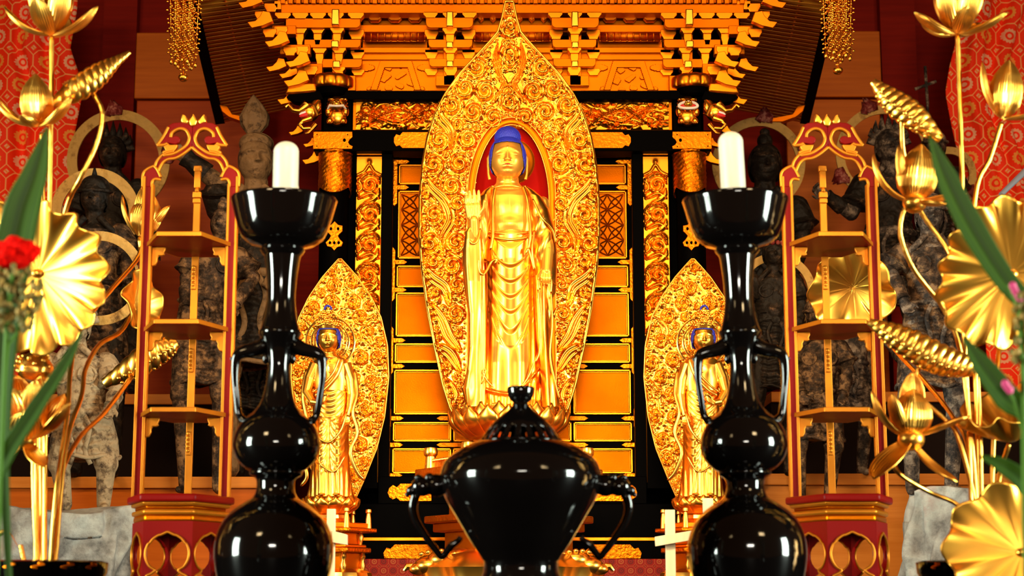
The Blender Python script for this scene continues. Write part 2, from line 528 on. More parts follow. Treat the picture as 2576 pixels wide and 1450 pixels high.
curtain('red brocade curtain with gold flower octagons at the right edge of the photo', 0, 2800, [(2500, -70), (2446, 60), (2412, 170), (2398, 235), (2430, 420), (2445, 560), (2470, 700), (2480, 1330)], 5.36, ph=1.3, side=-1)

# ------------------------------------------------------------------ relief helper
def relief(name, mat, parent, fr, L, R, y0, y1, hf, step=2.0, d0=0.0, th=8.0, hole=None, angle=60):
    """carved board: outline x from L(y) to R(y); hf(PX, PY) = carving height in photo pixels"""
    ny = max(4, int((y1 - y0) / step))
    ys = np.linspace(y0, y1, ny)
    lx, rx = np.array([L(y) for y in ys]), np.array([R(y) for y in ys])
    nx = max(6, int((rx - lx).max() / step))
    S = np.linspace(0, 1, nx)[None, :]
    PX = lx[:, None] + (rx - lx)[:, None] * S
    PY = ys[:, None] * np.ones((1, nx))
    D = d0 + hf(PX, PY)
    # keep vertical extent tiny skirts round the board
    P = fr.arr(PX, PY, D)
    idx = np.arange(ny * nx).reshape(ny, nx)
    q = np.stack([idx[:-1, :-1], idx[1:, :-1], idx[1:, 1:], idx[:-1, 1:]], -1).reshape(-1, 4)
    if hole is not None:
        hm = hole((PX[:-1, :-1] + PX[1:, 1:]) / 2, (PY[:-1, :-1] + PY[1:, 1:]) / 2).reshape(-1)
        q = q[~hm]
    mb = MB()
    uv = np.stack([PX / 100, -PY / 100], -1)
    mb.add(P.reshape(-1, 3).tolist(), q.tolist(), [tuple(u) for u in uv.reshape(-1, 2).tolist()])
    # skirt + back
    rim = list(idx[0, :]) + list(idx[1:, -1]) + list(idx[-1, -2::-1]) + list(idx[-2:0:-1, 0])
    rp = fr.arr(PX.reshape(-1)[rim], PY.reshape(-1)[rim], d0 - th)
    n0 = len(mb.v)
    mb.add(rp.tolist(), [])
    nr = len(rim)
    for i in range(nr):
        j = (i + 1) % nr
        mb.f.append((int(rim[i]), int(rim[j]), n0 + j, n0 + i))
    if hole is None:
        mb.f.append(tuple(n0 + i for i in range(nr)))
    return mb.build(name, mat, parent, angle=angle)

def rosette_h(PX, PY, cx, cy, R, ph=0.0, dr=1, dome=0.38, ridge=0.15, turns=1.9):
    X, Y = PX - cx, PY - cy
    r = np.hypot(X, Y); th = np.arctan2(Y, X)
    Re = R * (1 + 0.09 * np.cos(6 * th + ph))
    t = np.clip(r / Re, 0, 1)
    h = R * dome * (1 - t ** 2.2)
    h = h + R * ridge * np.cos(2 * pi * (np.clip(r / R, 0, 1.1) * turns - dr * th / (2 * pi)) + ph) * (1 - t ** 6)
    if R < 12: h = R * 0.5 * np.sqrt(np.clip(1 - t ** 2, 0, 1)) * (1 - 0.25 * np.exp(-((t - .55) / .12) ** 2))
    h = h + R * 0.22 * np.exp(-(r / (0.16 * R)) ** 2)
    return np.where(r < Re, np.maximum(h, 0.02), 0.0)

def stroke_h(PX, PY, pts, w, amp, ridges=0, taper=True):
    """raised ribbon along a polyline, optionally combed into parallel strands"""
    best = np.full(PX.shape, 1e9); sgn = np.zeros(PX.shape); par = np.zeros(PX.shape)
    n = len(pts) - 1
    for i in range(n):
        ax, ay = pts[i]; bx, by = pts[i + 1]
        dx, dy = bx - ax, by - ay
        L2 = dx * dx + dy * dy + 1e-9
        t = np.clip(((PX - ax) * dx + (PY - ay) * dy) / L2, 0, 1)
        ex, ey = PX - ax - t * dx, PY - ay - t * dy
        d = np.hypot(ex, ey)
        m = d < best
        best = np.where(m, d, best)
        sgn = np.where(m, np.sign(ex * dy - ey * dx), sgn)
        par = np.where(m, (i + t) / n, par)
    ww = w * (np.sin(pi * np.clip(par * 0.94 + 0.03, 0, 1)) ** 0.5 if taper else 1.0)
    q = np.clip(best / np.maximum(ww, 0.1), 0, 1)
    h = amp * np.sqrt(1 - q * q)
    if ridges:
        h = h * (0.78 + 0.22 * np.cos(sgn * q * ridges * pi))
    return np.where(q < 1, h, 0.0)

# ------------------------------------------------------------------ the shrine
YS = 4.45
S = Fr(YS)
_SF = {}
def Sf(d):
    if d not in _SF: _SF[d] = Fr(YS - d * S.s)
    return _SF[d]
def mx(x): return 2578 - x
def mp(pts, m): return [(mx(x), y) for x, y in pts] if m else pts
shrine = thing('altar_shrine', 'black lacquered temple shrine with gilded closed doors, brackets and roof behind the statues', 'shrine', (0.0, 4.55, 0.0))
def spb(name, mat, x0, y0, x1, y1, d0, d1, m=None, parent=shrine, bevel=0.0015):
    if m: x0, x1 = mx(x1), mx(x0)
    return MB().pbox(Sf(d1), x0, y0, x1, y1, d0 - d1, 0).build(name, mat, parent, bevel=bevel)

# base sills, back board, door frame
spb('back_board', LACQ, 800, -60, 1778, 1500, -400, -110)
spb('sill', LACQ, 958, 1199, 1620, 1268, -30, 14)
spb('sill', LACQ, 900, 1268, 1678, 1352, -30, 30)
spb('gilt_line', GOLDO, 900, 1352, 1678, 1362, -30, 33)
spb('sill', LACQ, 900, 1362, 1678, 1412, -30, 30)
o = spb('plinth', BROCD, 860, 1412, 1718, 1800, -30, 44)
# red figured cloth in front of the plinth
fr = Fr(4.40)
PXg = np.linspace(830, 1748, 60)[None, :] * np.ones((30, 1)); PYg = np.linspace(1408, 1560, 30)[:, None] * np.ones((1, 60))
P = fr.arr(PXg, PYg, 44 + 3 * np.sin(PXg / 31.0))
cl = MB().grid(P, np.stack([PXg / 23, -PYg / 23], -1), flip=True).build('altar_cloth', BROCD, angle=180, solid=0.004)
tag(cl, 'dark red figured cloth hung along the foot of the black shrine', 'cloth')

# doors: two leaves with gold panels in black frames
rows = [(382, 397, 'edge'), (414, 465, 'p'), (480, 652, 'lat'), (668, 724, 'p'), (736, 848, 'p'), (864, 914, 'p'), (930, 1044, 'p'), (1062, 1112, 'p'), (1128, 1192, 'p'), (1203, 1217, 'edge')]
Sd = Fr(4.52)
for m in (0, 1):
    door = MB().pbox(Sd, *( (985, 382, 1288, 1218) if not m else (1290, 382, 1593, 1218)), -30, -6).build('door', LACQ, shrine)
    for cells in ((1000, 1138), (1150, 1280)):
        for (y0, y1, k) in rows:
            k0 = (y0 - 400) * -0.012
            x0, x1 = cells[0] + k0, cells[1]
            X0, X1 = (x0, x1) if not m else (mx(x1), mx(x0))
            fo = MB()
            for (a, b_, c, d_) in ((X0, y0, X1, y0 + 5), (X0, y1 - 5, X1, y1), (X0, y0, X0 + 5, y1), (X1 - 5, y0, X1, y1)):
                fo.pbox(Sd, a, b_, c, d_, -6, 2)
            if k != 'edge':
                for (a, b_, c, d_) in ((X0 + 5, y0 + 5, X1 - 5, y0 + 8), (X0 + 5, y1 - 8, X1 - 5, y1 - 5), (X0 + 5, y0 + 5, X0 + 8, y1 - 5), (X1 - 8, y0 + 5, X1 - 5, y1 - 5)):
                    fo.pbox(Sd, a, b_, c, d_, -6, -1)
                MB().pbox(Sd, X0 + 4, y0 + 4, X1 - 4, y1 - 4, -8, -4).build('door_panel', GOLDM, door)
            fo.build('panel_moulding', GOLDO, door, bevel=0.0012)
            if k == 'lat':
                lt = MB()
                g = 36.0
                xa, xb, ya, yb = X0 + 9, X1 - 9, y0 + 9, y1 - 9
                nx_, ny_ = 3, 4
                gx, gy = (xb - xa) / nx_, (yb - ya) / ny_
                for i in range(nx_ + 1):
                    for j in range(ny_ + 1):
                        for (sx, sy) in ((1, 1), (1, -1)):
                            ax, ay = xa + i * gx, ya + j * gy
                            bx, by = ax + sx * gx, ay + sy * gy
                            if not (xa - 1 <= bx <= xb + 1 and ya - 1 <= by <= yb + 1): continue
                            for bow in (7, -7):
                                pts = []
                                for q in range(9):
                                    t = q / 8
                                    nxn, nyn = -(by - ay), (bx - ax)
                                    l = hypot(nxn, nyn)
                                    pts.append(Sd(ax + (bx - ax) * t + nxn / l * bow * sin(pi * t), ay + (by - ay) * t + nyn / l * bow * sin(pi * t), -1))
                                lt.tube(pts, 0.0018, 5)
                lt.build('flower_lattice', GOLDO, door)
    # gilt door fittings
    vert = [(983, 402, 520), (980, 622, 760), (978, 820, 945), (974, 1022, 1082), (972, 1092, 1200)]
    for (x, y0, y1) in vert:
        pts = [(x, y0 + 8), (x + 7, y0), (x + 14, y0 + 8), (x + 14, y1 - 8), (x + 7, y1), (x, y1 - 8)]
        MB().pprism(Sd, mp(pts, m), -8, 3).build('hinge_plate', GOLDF, door, bevel=0.001)
    for y in (407, 472, 660, 730, 857, 922, 1053, 1120, 1197):
        dx = (y - 400) * -0.012
        for (x, e) in ((984 + dx, 44), (1100, 46)):
            pts = [(x, y - 6), (x + e - 10, y - 6), (x + e, y), (x + e - 10, y + 6), (x, y + 6)]
            if x > 1050: pts = [(x, y), (x + 10, y - 6), (x + 70, y - 6), (x + 80, y), (x + 70, y + 6), (x + 10, y + 6)]
            MB().pprism(Sd, mp(pts, m), -8, 2).build('corner_plate', GOLDF, door, bevel=0.001)
    # door jamb
    spb('door_jamb', LACQ, 956, 378, 984, 1226, -34, 4, m)
    spb('jamb_edge', GOLDO, 955, 600, 957.5, 1215, 0, 5, m)

# carved scroll posts
def scroll_h(PX, PY, x0, x1):
    cxm = (x0 + x1) / 2
    h = np.zeros(PX.shape)
    k = 0
    for yc in (466, 542, 618, 694, 770, 846):
        h = np.maximum(h, rosette_h(PX, PY, cxm + 3, yc, 23, ph=k, dr=1, dome=0.25, ridge=0.17, turns=1.6))
        s = 1 if k % 2 == 0 else -1
        st = spline([(cxm - 26, yc + 36), (cxm - 28, yc - 2), (cxm - 8, yc - 26), (cxm + 20, yc - 24), (cxm + 27, yc - 4)], 10)
        h = np.maximum(h, stroke_h(PX, PY, st, 7, 7, 2))
        for (a, b_, c) in (((-24, 34), (6, 22), (27, 34)), ((26, 10), (20, 26), (4, 34)), ((-29, 20), (-18, 8), (-27, -16)), ((-10, 44), (10, 38), (28, 22))):
            st = spline([(cxm + a[0], yc + a[1]), (cxm + b_[0], yc + b_[1]), (cxm + c[0], yc + c[1])], 6)
            h = np.maximum(h, stroke_h(PX, PY, st, 6, 6, 1))
        k += 1
    top = np.exp(-np.maximum(0, 436 - PY + 0.014 * (PX - cxm) ** 2) / 3)
    h = h * np.clip(top, 0, 1)
    h = np.maximum(h, stroke_h(PX, PY, spline([(cxm - 30, 442), (cxm - 12, 432), (cxm, 416), (cxm + 12, 432), (cxm + 30, 442)], 12), 3.2, 5, taper=False))
    h = np.maximum(h, 5 * np.exp(-(((PX - cxm) ** 2 + (PY - 409) ** 2) / 26)))
    return h * 1.15
for m in (0, 1):
    x0, x1 = (893, 957) if not m else (mx(957), mx(893))
    post = relief('carved_post', GOLDC, shrine, S, lambda y, a=x0: a, lambda y, a=x1: a, 395, 900, lambda X, Y, a=x0, b_=x1: scroll_h(X, Y, a, b_), step=1.7, d0=2)
    MB().pbox(S, x0, 378, x1, 392, -12, 8).build('post_cap', GOLDO, post, bevel=0.001)
    spb('post_shaft', LACQ, 893, 900, 957, 1230, -30, 0, m)

# round pillars with gilt sleeves
for m in (0, 1):
    cx = 838 if not m else mx(838)
    c = S(cx, 600)
    s = S.s
    z = lambda y: at(cx, y, YS).z
    pil = MB().lathe((c[0], YS), [(36 * s, z(380)), (36 * s, 0.0)], 40).build('pillar', LACQ, shrine)
    n, rowsN = 64, 40
    P = np.zeros((rowsN, n, 3))
    for i in range(rowsN):
        t = i / (rowsN - 1)
        for k in range(n):
            a = 2 * pi * k / n
            lob = 92 + 18 * abs(cos(1.5 * (a + pi / 2)))  # lobed lower edge
            y = 384 + lob * t
            e = 0.9 * sin(a * 9 + y * 0.21) * cos(y * 0.33 + a * 3) * 1.4
            r = (41 + (2.5 if t < 0.06 else 0) + e) * s
            P[i, k] = (c[0] + r * cos(a), YS + r * sin(a), z(y))
    MB().grid(P, wrap=True, flip=True).build('pillar_sleeve', GOLDF, pil, solid=0.002)
    # gilt tassel fitting on the pillar
    kx = 843 if not m else mx(841)
    for (pts) in ([(0, -37), (9, -28), (20, -26), (20, -12), (12, -4), (9, 0), (14, 8), (22, 16), (18, 26), (8, 28), (0, 37), (-8, 28), (-18, 26), (-22, 16), (-14, 8), (-9, 0), (-12, -4), (-20, -12), (-20, -26), (-9, -28)],):
        kn = MB().pprism(S, [(kx + x, 602 + y) for x, y in pts], 34, 40).build('gilt_fitting', GOLDF, pil, bevel=0.001)
        hl = MB()
        for hx, hy in ((-9, -18), (9, -18), (0, 17), (-11, 17), (11, 17)):
            hl.ball(S(kx + hx, 602 + hy, 40), 0.0035, 0.001, 0.0045, 10, 6)
        hl.build('fitting_piercing', LACQ, kn)

# main beam with gilt ends
spb('beam', LACQ, 782, 328, 1796, 380, -30, 38)
spb('beam', LACQ, 830, 228, 1748, 250, -30, 30)
spb('frieze_board', GOLDS, 880, 250, 1698, 328, -30, 0)
for m in (0, 1):
    pts = [(780, 331), (880, 331), (881, 345), (873, 352), (870, 358), (874, 364), (882, 368), (880, 375), (780, 375)]
    pl = MB().pprism(Sf(42), mp(pts, m), -12, 0).build('beam_plate', GOLDF, shrine, bevel=0.001)
    hl = MB()
    for (x, y, r) in ((860, 353, 4), (790, 339, 1.6), (790, 368, 1.6), (868, 339, 1.6), (868, 369, 1.6)):
        q = Sf(42)(x if not m else mx(x), y, 0)
        hl.ball(q, r * S.s, 0.001, r * S.s * 1.2, 10, 6)
    hl.build('plate_piercing', LACQ, pl)
    pts = [(986, 346), (992, 337), (1001, 340), (1008, 332), (1095, 332), (1095, 373), (1008, 373), (1001, 366), (992, 369), (986, 358)]
    MB().pprism(Sf(42), mp(pts, m), -12, 0).build('beam_plate', GOLDF, shrine, bevel=0.001)
    pts = [(981, 1240), (985, 1228), (994, 1220), (1004, 1226), (1012, 1217), (1090, 1217), (1090, 1262), (1012, 1262), (1004, 1254), (994, 1258), (985, 1252)]
    MB().pprism(Sf(18), mp(pts, m), -8, 0).build('sill_plate', GOLDF, shrine, bevel=0.001)
    pts = [(975, 1406), (972, 1392), (980, 1378), (990, 1381), (1000, 1370), (1090, 1370), (1104, 1380), (1118, 1392), (1118, 1408)]
    MB().pprism(Sf(36), mp(pts, m), -10, 0).build('sill_plate', GOLDF, shrine, bevel=0.001)
    # carved frieze of birds and foliage
    x0, x1 = (889, 1120) if not m else (mx(1120), mx(889))
    rnd = random.Random(5 + m)
    stk = []
    for k in range(150):
        x, y = rnd.uniform(x0 - 4, x1 + 4), rnd.uniform(256, 326)
        a = rnd.uniform(-0.7, 0.7) + (pi if rnd.random() < 0.5 else 0)
        l = rnd.uniform(10, 42)
        c = rnd.uniform(-0.5, 0.5)
        stk.append((spline([(x, y), (x + cos(a) * l / 2 - sin(a) * c * l / 2, y + sin(a) * l / 2 + cos(a) * c * l / 2), (x + cos(a) * l, y + sin(a) * l)], 5), rnd.uniform(3, 8), rnd.uniform(3, 11), rnd.choice((0, 1, 2))))
    big = [(spline([(x0 + 10, 285), (x0 + 60, 300), (x0 + 110, 312), (x0 + 150, 290), (x0 + 190, 268)], 12), 9, 14, 3),
           (spline([(x0 + 30, 318), (x0 + 70, 290), (x0 + 120, 280), (x0 + 170, 310)], 10), 8, 13, 2)]
    def fh(X, Y, stk=stk, big=big):
        h = np.zeros(X.shape)
        for p, w, am, rd in stk + big:
            h = np.maximum(h, stroke_h(X, Y, p, w, am, rd))
        return h * np.clip((Y - 256) / 8, 0, 1)
    relief('carved_frieze', GOLDC, shrine, S, lambda y, a=x0: a, lambda y, a=x1: a, 252, 327, fh, step=1.7, d0=4)
    # frog-leg strut board
    x0, x1 = (892, 1112) if not m else (mx(1112), mx(892))
    cm = 990 if not m else mx(990)
    def kh(X, Y, cm=cm):
        u = np.abs(X - cm)
        leg = 31 + (Y - 150) * 0.33
        h = np.where((u < leg + 8) & (Y > 155), 6.0, 0.0)
        inn = (u < leg - 9) & (Y > 172)
        n = np.sin(X * 0.19 + 1.3 * np.sin(Y * 0.13)) + np.sin(Y * 0.24 + X * 0.05)
        h = np.where(inn, np.where(n > 0.35, 4.0, -7.0), h)
        q = np.hypot((u - 78) / 24, (Y - 172) / 9)
        h = np.where(q < 1, np.maximum(h, 4.5), h)
        q = np.hypot((u - 62) / 12, (Y - 226) / 8)
        h = np.where((q < 1), np.maximum(h, 4.5), h)
        return h
    relief('frog_leg_strut', GOLDS, shrine, S, lambda y, a=x0: a, lambda y, a=x1: a, 150, 228, kh, step=1.5, d0=2, angle=35)

# guardian lion carvings on the pillar heads
for m in (0, 1):
    f = lambda x, y, d=0: S((mx(x) if m else x), y, d)
    s = S.s
    li = MB()
    li.ball(f(843, 300, 22), 24 * s, 14 * s, 26 * s)          # chest
    li.ball(f(843, 272, 30), 25 * s, 18 * s, 22 * s)          # head
    li.ball(f(843, 275, 46), 13 * s, 9 * s, 8 * s)            # muzzle
    for dx in (-1, 1):
        li.ball(f(843 + dx * 5, 272, 54), 4.5 * s, 4 * s, 4 * s)
        li.ball(f(843 + dx * 13, 262, 42), 8 * s, 6 * s, 4 * s)
        li.ball(f(843 + dx * 17, 314, 34), 9 * s, 10 * s, 10 * s)   # paws
        li.ball(f(843 + dx * 22, 288, 26), 8 * s, 9 * s, 14 * s)
        for q in range(4):
            li.ball(f(843 + dx * (20 + q), 258 + q * 8, 26 - q * 2), 6 * s, 6 * s, 5 * s, 10, 8)
        for q in range(3):
            li.ball(f(843 + dx * (12 + q * 5), 319, 42), 2.6 * s, 3 * s, 4 * s, 8, 6)
    lion = li.build('lion_carving', GOLDR, shrine)
    mo = MB()
    if m:
        mo.tube([f(843 + 24 * cos(a), 278 + 8 * sin(a), 50 - 8 * abs(cos(a)) ** 2) for a in np.linspace(0, 2 * pi, 25)], 3.6 * s, 6)
        mo.build('teeth', WHITE, lion)
        MB().ball(f(843, 278, 44), 20 * s, 6 * s, 6 * s).build('mouth', MOUTH, lion)
    else:
        mo.tube([f(820, 284, 36), f(826, 278, 46), f(843, 281, 53), f(860, 278, 46), f(866, 284, 36)], [2 * s, 3.5 * s, 3 * s, 3.5 * s, 2 * s], 6)
        mo.build('teeth', WHITE, lion)
    spb('pillar_head', LACQ, 806, 232, 876, 330, -30, 12, m)
    # petalled capital plate
    cc = at(mx(836) if m else 836, 215, YS)
    prof = [(30, 196), (46, 198), (54, 203), (56, 209), (56, 224), (54, 228), (46, 231), (38, 232)]
    MB().lathe((cc.x, YS - 10 * s), [(r * s, at(836, y, YS).z) for r, y in prof], 120, mod=lambda a, i: 0.97 + 0.075 * abs(sin(a * 5)) ** 0.6).build('capital_plate', GOLDO, shrine)
    MB().lathe((cc.x, YS - 10 * s), [(r * s, at(836, y, YS).z) for r, y in ((46, 231), (40, 246), (30, 250))], 40).build('capital_block', LACQ, shrine)
    # elephant-headed nosing beside the pillar
    el = MB()
    el.ball(f(772, 290, 30), 26 * s, 20 * s, 26 * s)
    el.ball(f(790, 276, 34), 14 * s, 12 * s, 22 * s)
    el.tube([f(768, 276, 40), f(748, 292, 44), f(733, 290, 46), f(722, 276, 46), f(714, 282, 46)], [15 * s, 9 * s, 6 * s, 5 * s, 6 * s], 10)
    el.tube([f(778, 308, 40), f(758, 316, 44), f(750, 326, 46), f(760, 336, 46), f(778, 334, 44)], [9 * s, 7 * s, 6 * s, 5 * s, 5 * s], 10)
    el.tube([f(790, 322, 36), f(772, 344, 40), f(764, 346, 40)], [7 * s, 5 * s, 4 * s], 8)
    el.tube([f(798, 262, 38), f(786, 280, 46), f(796, 302, 44), f(804, 296, 40)], [5 * s, 7 * s, 5 * s, 3 * s], 8)
    el.ball(f(764, 274, 52), 5 * s, 4 * s, 4 * s, 8, 6)
    eo = el.build('elephant_nosing', GOLDR, shrine)
    MB().tube([f(768, 300, 48), f(758, 304, 50), f(750, 306, 50)], [7 * s, 5 * s, 2 * s], 8).build('mouth', MOUTH, eo)
    MB().tube([f(766, 296, 52), f(756, 299, 53), f(750, 302, 52)], [3.4 * s, 3 * s, 1.5 * s], 8).build('tusk', WHITE, eo)
    pts = [(714, 256), (726, 246), (800, 240), (810, 262), (780, 266), (760, 272), (735, 268)]
    MB().pprism(S, mp(pts, m), 10, 44).build('nosing_block', LACQ, shrine, bevel=0.002)
    pts = [(712, 250), (716, 232), (728, 222), (790, 220), (792, 244), (730, 250)]
    MB().pprism(S, mp(pts, m), 6, 50).build('nosing_cap', GOLDO, shrine, bevel=0.006, seg=3)

# ------------------------------------------------------------------ bracket complex and eaves
for (xa, xb) in ((902, 1070), (1186, 1392), (1508, 1676)):
    spb('bracket_wall', GOLDS, xa, 30, xb, 152, -30, -8)
spb('recess_shade', LACQ, 700, 24, 1878, 152, -40, -26)  # black sheet put in as the shade in the gaps between brackets
spb('bracket_wall', GOLDS, 880, 150, 1698, 230, -30, 0)
spb('wall_beam', GOLDS, 880, 62, 1698, 81, -10, 22)
spb('wall_beam', GOLDS, 880, 119, 1698, 133, -10, 18)
spb('wall_beam', GOLDS, 880, 134, 1698, 151, -10, 8)
spb('eave_purlin', GOLDS, 690, 10, 1888, 33, 20, 62)
S2 = Fr(YS)
for m in (0, 1):
    for (xa, xb) in ((908, 1064), (1192, 1286)):
        X0, X1 = (xa, xb) if not m else (mx(xb), mx(xa))
        rb = MB()
        nn = int((X1 - X0) / 17.3)
        pr = [(82, 9), (90, 9), (98, 9), (105, 10), (110, 13), (114, 18), (117, 22), (119, 22)]
        rb.grid(np.array([[S(x, y - d_ * .32, d_) for x in (X0, X1)] for y, d_ in pr]), flip=True)
        cov = rb.build('ribbed_cove', GOLDO, shrine, angle=180, solid=0.002)
        for k in range(nn + 1):
            x = X0 + k * (X1 - X0) / nn
            MB().tube([S(x, y - d_ * .32, d_ + 2) for y, d_ in pr], 2.6 * S.s, 6).build('rib', GOLDO, cov, angle=180)
        sb = MB()
        for k in range(3):
            w = (X1 - X0) / 3
            sb.pprism(S, [(X0 + k * w + 8, 36), (X0 + (k + 1) * w - 8, 36), (X0 + (k + 1) * w - 8, 52), (X0 + (k + 1) * w - 16, 60), (X0 + k * w + 16, 60), (X0 + k * w + 8, 52)], 4, 26)
        sb.build('eave_block_row', GOLDO, shrine, bevel=0.002)
# front rafters over the purlin
for k in range(61):
    x = 694 + k * 19.85
    MB().pbox(Sf(70), x - 6, -75, x + 6, 9, -44, 0).build('rafter', GOLDS, shrine, bevel=0.0015)
spb('eave_board', GOLDS, 680, -80, 1898, 8, 10, 40)

def arm(x0, x1, y0, y1, d0, d1, m, rl=1, rr=1, parent=None, name='bracket_arm'):
    """boat-shaped bracket arm: lower corners rounded up where rl / rr"""
    h = y1 - y0
    pts = [(x0, y0), (x1, y0)]
    r = h * 0.95
    if rr: pts += [(x1, y0 + 0.35 * h)] + [(x1 - r * 0.5 + r * 0.5 * cos(a), y1 - 0.6 * h + 0.6 * h * sin(a)) for a in np.linspace(0.1, pi / 2, 6)]
    else: pts += [(x1, y1)]
    if rl: pts += [(x0 + r * 0.5 - r * 0.5 * sin(a), y1 - 0.6 * h + 0.6 * h * cos(a)) for a in np.linspace(0, pi / 2 - 0.1, 6)] + [(x0, y0 + 0.35 * h)]
    else: pts += [(x0, y1)]
    return MB().pprism(Sf(d1), mp(pts, m), d0 - d1, 0).build(name, GOLDS, parent, bevel=0.0012)
def masu(cx, w, y0, y1, d0, d1, m, parent):
    """bearing block: square head, concave waist"""
    h = y1 - y0
    a, c = w / 2, w / 2 * 0.62
    pts = [(cx - a, y0), (cx + a, y0), (cx + a, y0 + 0.42 * h), (cx + a * 0.86, y0 + 0.58 * h), (cx + c * 1.1, y0 + 0.8 * h), (cx + c, y1), (cx - c, y1), (cx - c * 1.1, y0 + 0.8 * h), (cx - a * 0.86, y0 + 0.58 * h), (cx - a, y0 + 0.42 * h)]
    return MB().pprism(Sf(d1), mp(pts, m), d0 - d1, 0).build('bearing_block', GOLDO, parent, bevel=0.0012)

def part_empty(name, loc):
    return None
for m in (0, 1):
    # corner set
    core = MB().pprism(Sf(24), mp([(822, 60), (852, 60), (850, 200), (826, 200)], m), -34, 0).build('bracket_set', GOLDS, shrine, bevel=0.0015)
    arm(703, 896, 46, 70, 44, 62, m, 0, 1, core)
    arm(752, 898, 99, 120, 30, 48, m, 0, 1, core)
    arm(790, 902, 148, 170, 18, 34, m, 0, 1, core)
    arm(800, 886, 190, 228, 6, 24, m, 0, 0, core)
    for cx in (695, 740, 786, 832, 884): masu(cx, 42, 31, 47, 40, 66, m, core)
    for cx, d in ((740, 58), (786, 52), (836, 60)): masu(cx, 36, 66, 84, 26, d, m, core); masu(cx, 21, 82, 113, 24, d - 4, m, core)
    masu(886, 40, 74, 99, -4, 24, m, core)
    for cx, d in ((792, 44), (842, 46)): masu(cx, 36, 118, 134, 14, d, m, core); masu(cx, 21, 132, 162, 12, d - 4, m, core)
    masu(890, 36, 124, 148, -6, 18, m, core)
    masu(842, 34, 168, 182, 8, 34, m, core); masu(844, 20, 180, 198, 6, 36, m, core)
    masu(892, 34, 174, 190, -6, 12, m, core)
    for (x, y0, y1, d) in ((831, 22, 62, 84), (831, 101, 119, 62), (836, 152, 170, 48)):
        MB().pbox(Sf(d), *((x - 10, y0, x + 10, y1) if not m else (mx(x + 10), y0, mx(x - 10), y1)), 20 - d, 0).build('bracket_nose', GOLD, core, bevel=0.003, seg=3)
    # bird-beak tail rafters stepping out to the corner
    beak = [(0, 0), (20, -3), (32, -15), (37, -27), (56, -24), (64, -2), (40, 9), (12, 15)]
    for (x, y, d0, d1, k) in ((603, 55, 96, 116, 1.05), (649, 104, 84, 104, 1.0), (704, 155, 70, 90, 1.0), (654, 168, 30, 46, 0.85), (700, 203, 44, 62, 1.05), (688, 186, 16, 30, 0.8), (685, 250, 10, 22, 0.9), (578, 6, 100, 120, 1.0), (716, 332, -20, -4, 0.6), (754, 362, -20, -4, 0.6), (752, 402, -30, -14, 0.8)):
        MB().pprism(Sf(d1), mp([(x + a * k, y + b_ * k) for a, b_ in beak], m), d0 - d1, 0).build('tail_rafter', GOLDO, core, bevel=0.0015)
    for (x, y, d) in ((640, 40, 90), (662, 84, 88), (690, 78, 80), (716, 130, 74), (745, 128, 66), (770, 178, 50), (664, 20, 60), (690, 14, 60)):
        masu(x, 36, y - 12, y + 10, d - 40, d, m, core)
    arm(668, 730, 64, 86, 40, 70, m, 0, 0, core); arm(690, 768, 112, 136, 30, 60, m, 0, 0, core); arm(735, 800, 160, 186, 10, 44, m, 0, 0, core)
    # middle set
    core = MB().pprism(Sf(22), mp([(1110, 60), (1144, 60), (1142, 215), (1112, 215)], m), -32, 0).build('bracket_set', GOLDS, shrine, bevel=0.0015)
    arm(1065, 1188, 44, 70, 44, 60, m, 1, 1, core)
    arm(1072, 1186, 99, 120, 30, 46, m, 1, 1, core)
    arm(1074, 1184, 147, 168, 18, 32, m, 1, 1, core)
    arm(1092, 1160, 190, 216, 6, 22, m, 0, 0, core)
    for cx in (1077, 1127, 1178): masu(cx, 38, 29, 45, 38, 62, m, core)
    for cx in (1080, 1176): masu(cx, 36, 74, 99, -4, 24, m, core); masu(cx, 34, 124, 148, -6, 18, m, core); masu(cx, 34, 172, 190, -6, 12, m, core)
    masu(1127, 38, 66, 86, 22, 58, m, core); masu(1128, 22, 84, 118, 20, 54, m, core)
    masu(1129, 36, 118, 134, 12, 44, m, core); masu(1129, 21, 132, 166, 10, 40, m, core)
    masu(1130, 34, 168, 190, 6, 30, m, core)
    for (x, y0, y1, d) in ((1127, 28, 66, 82), (1127, 104, 120, 58), (1128, 152, 168, 44)):
        MB().pbox(Sf(d), *((x - 9, y0, x + 9, y1) if not m else (mx(x + 9), y0, mx(x - 9), y1)), 20 - d, 0).build('bracket_nose', GOLD, core, bevel=0.003, seg=3)

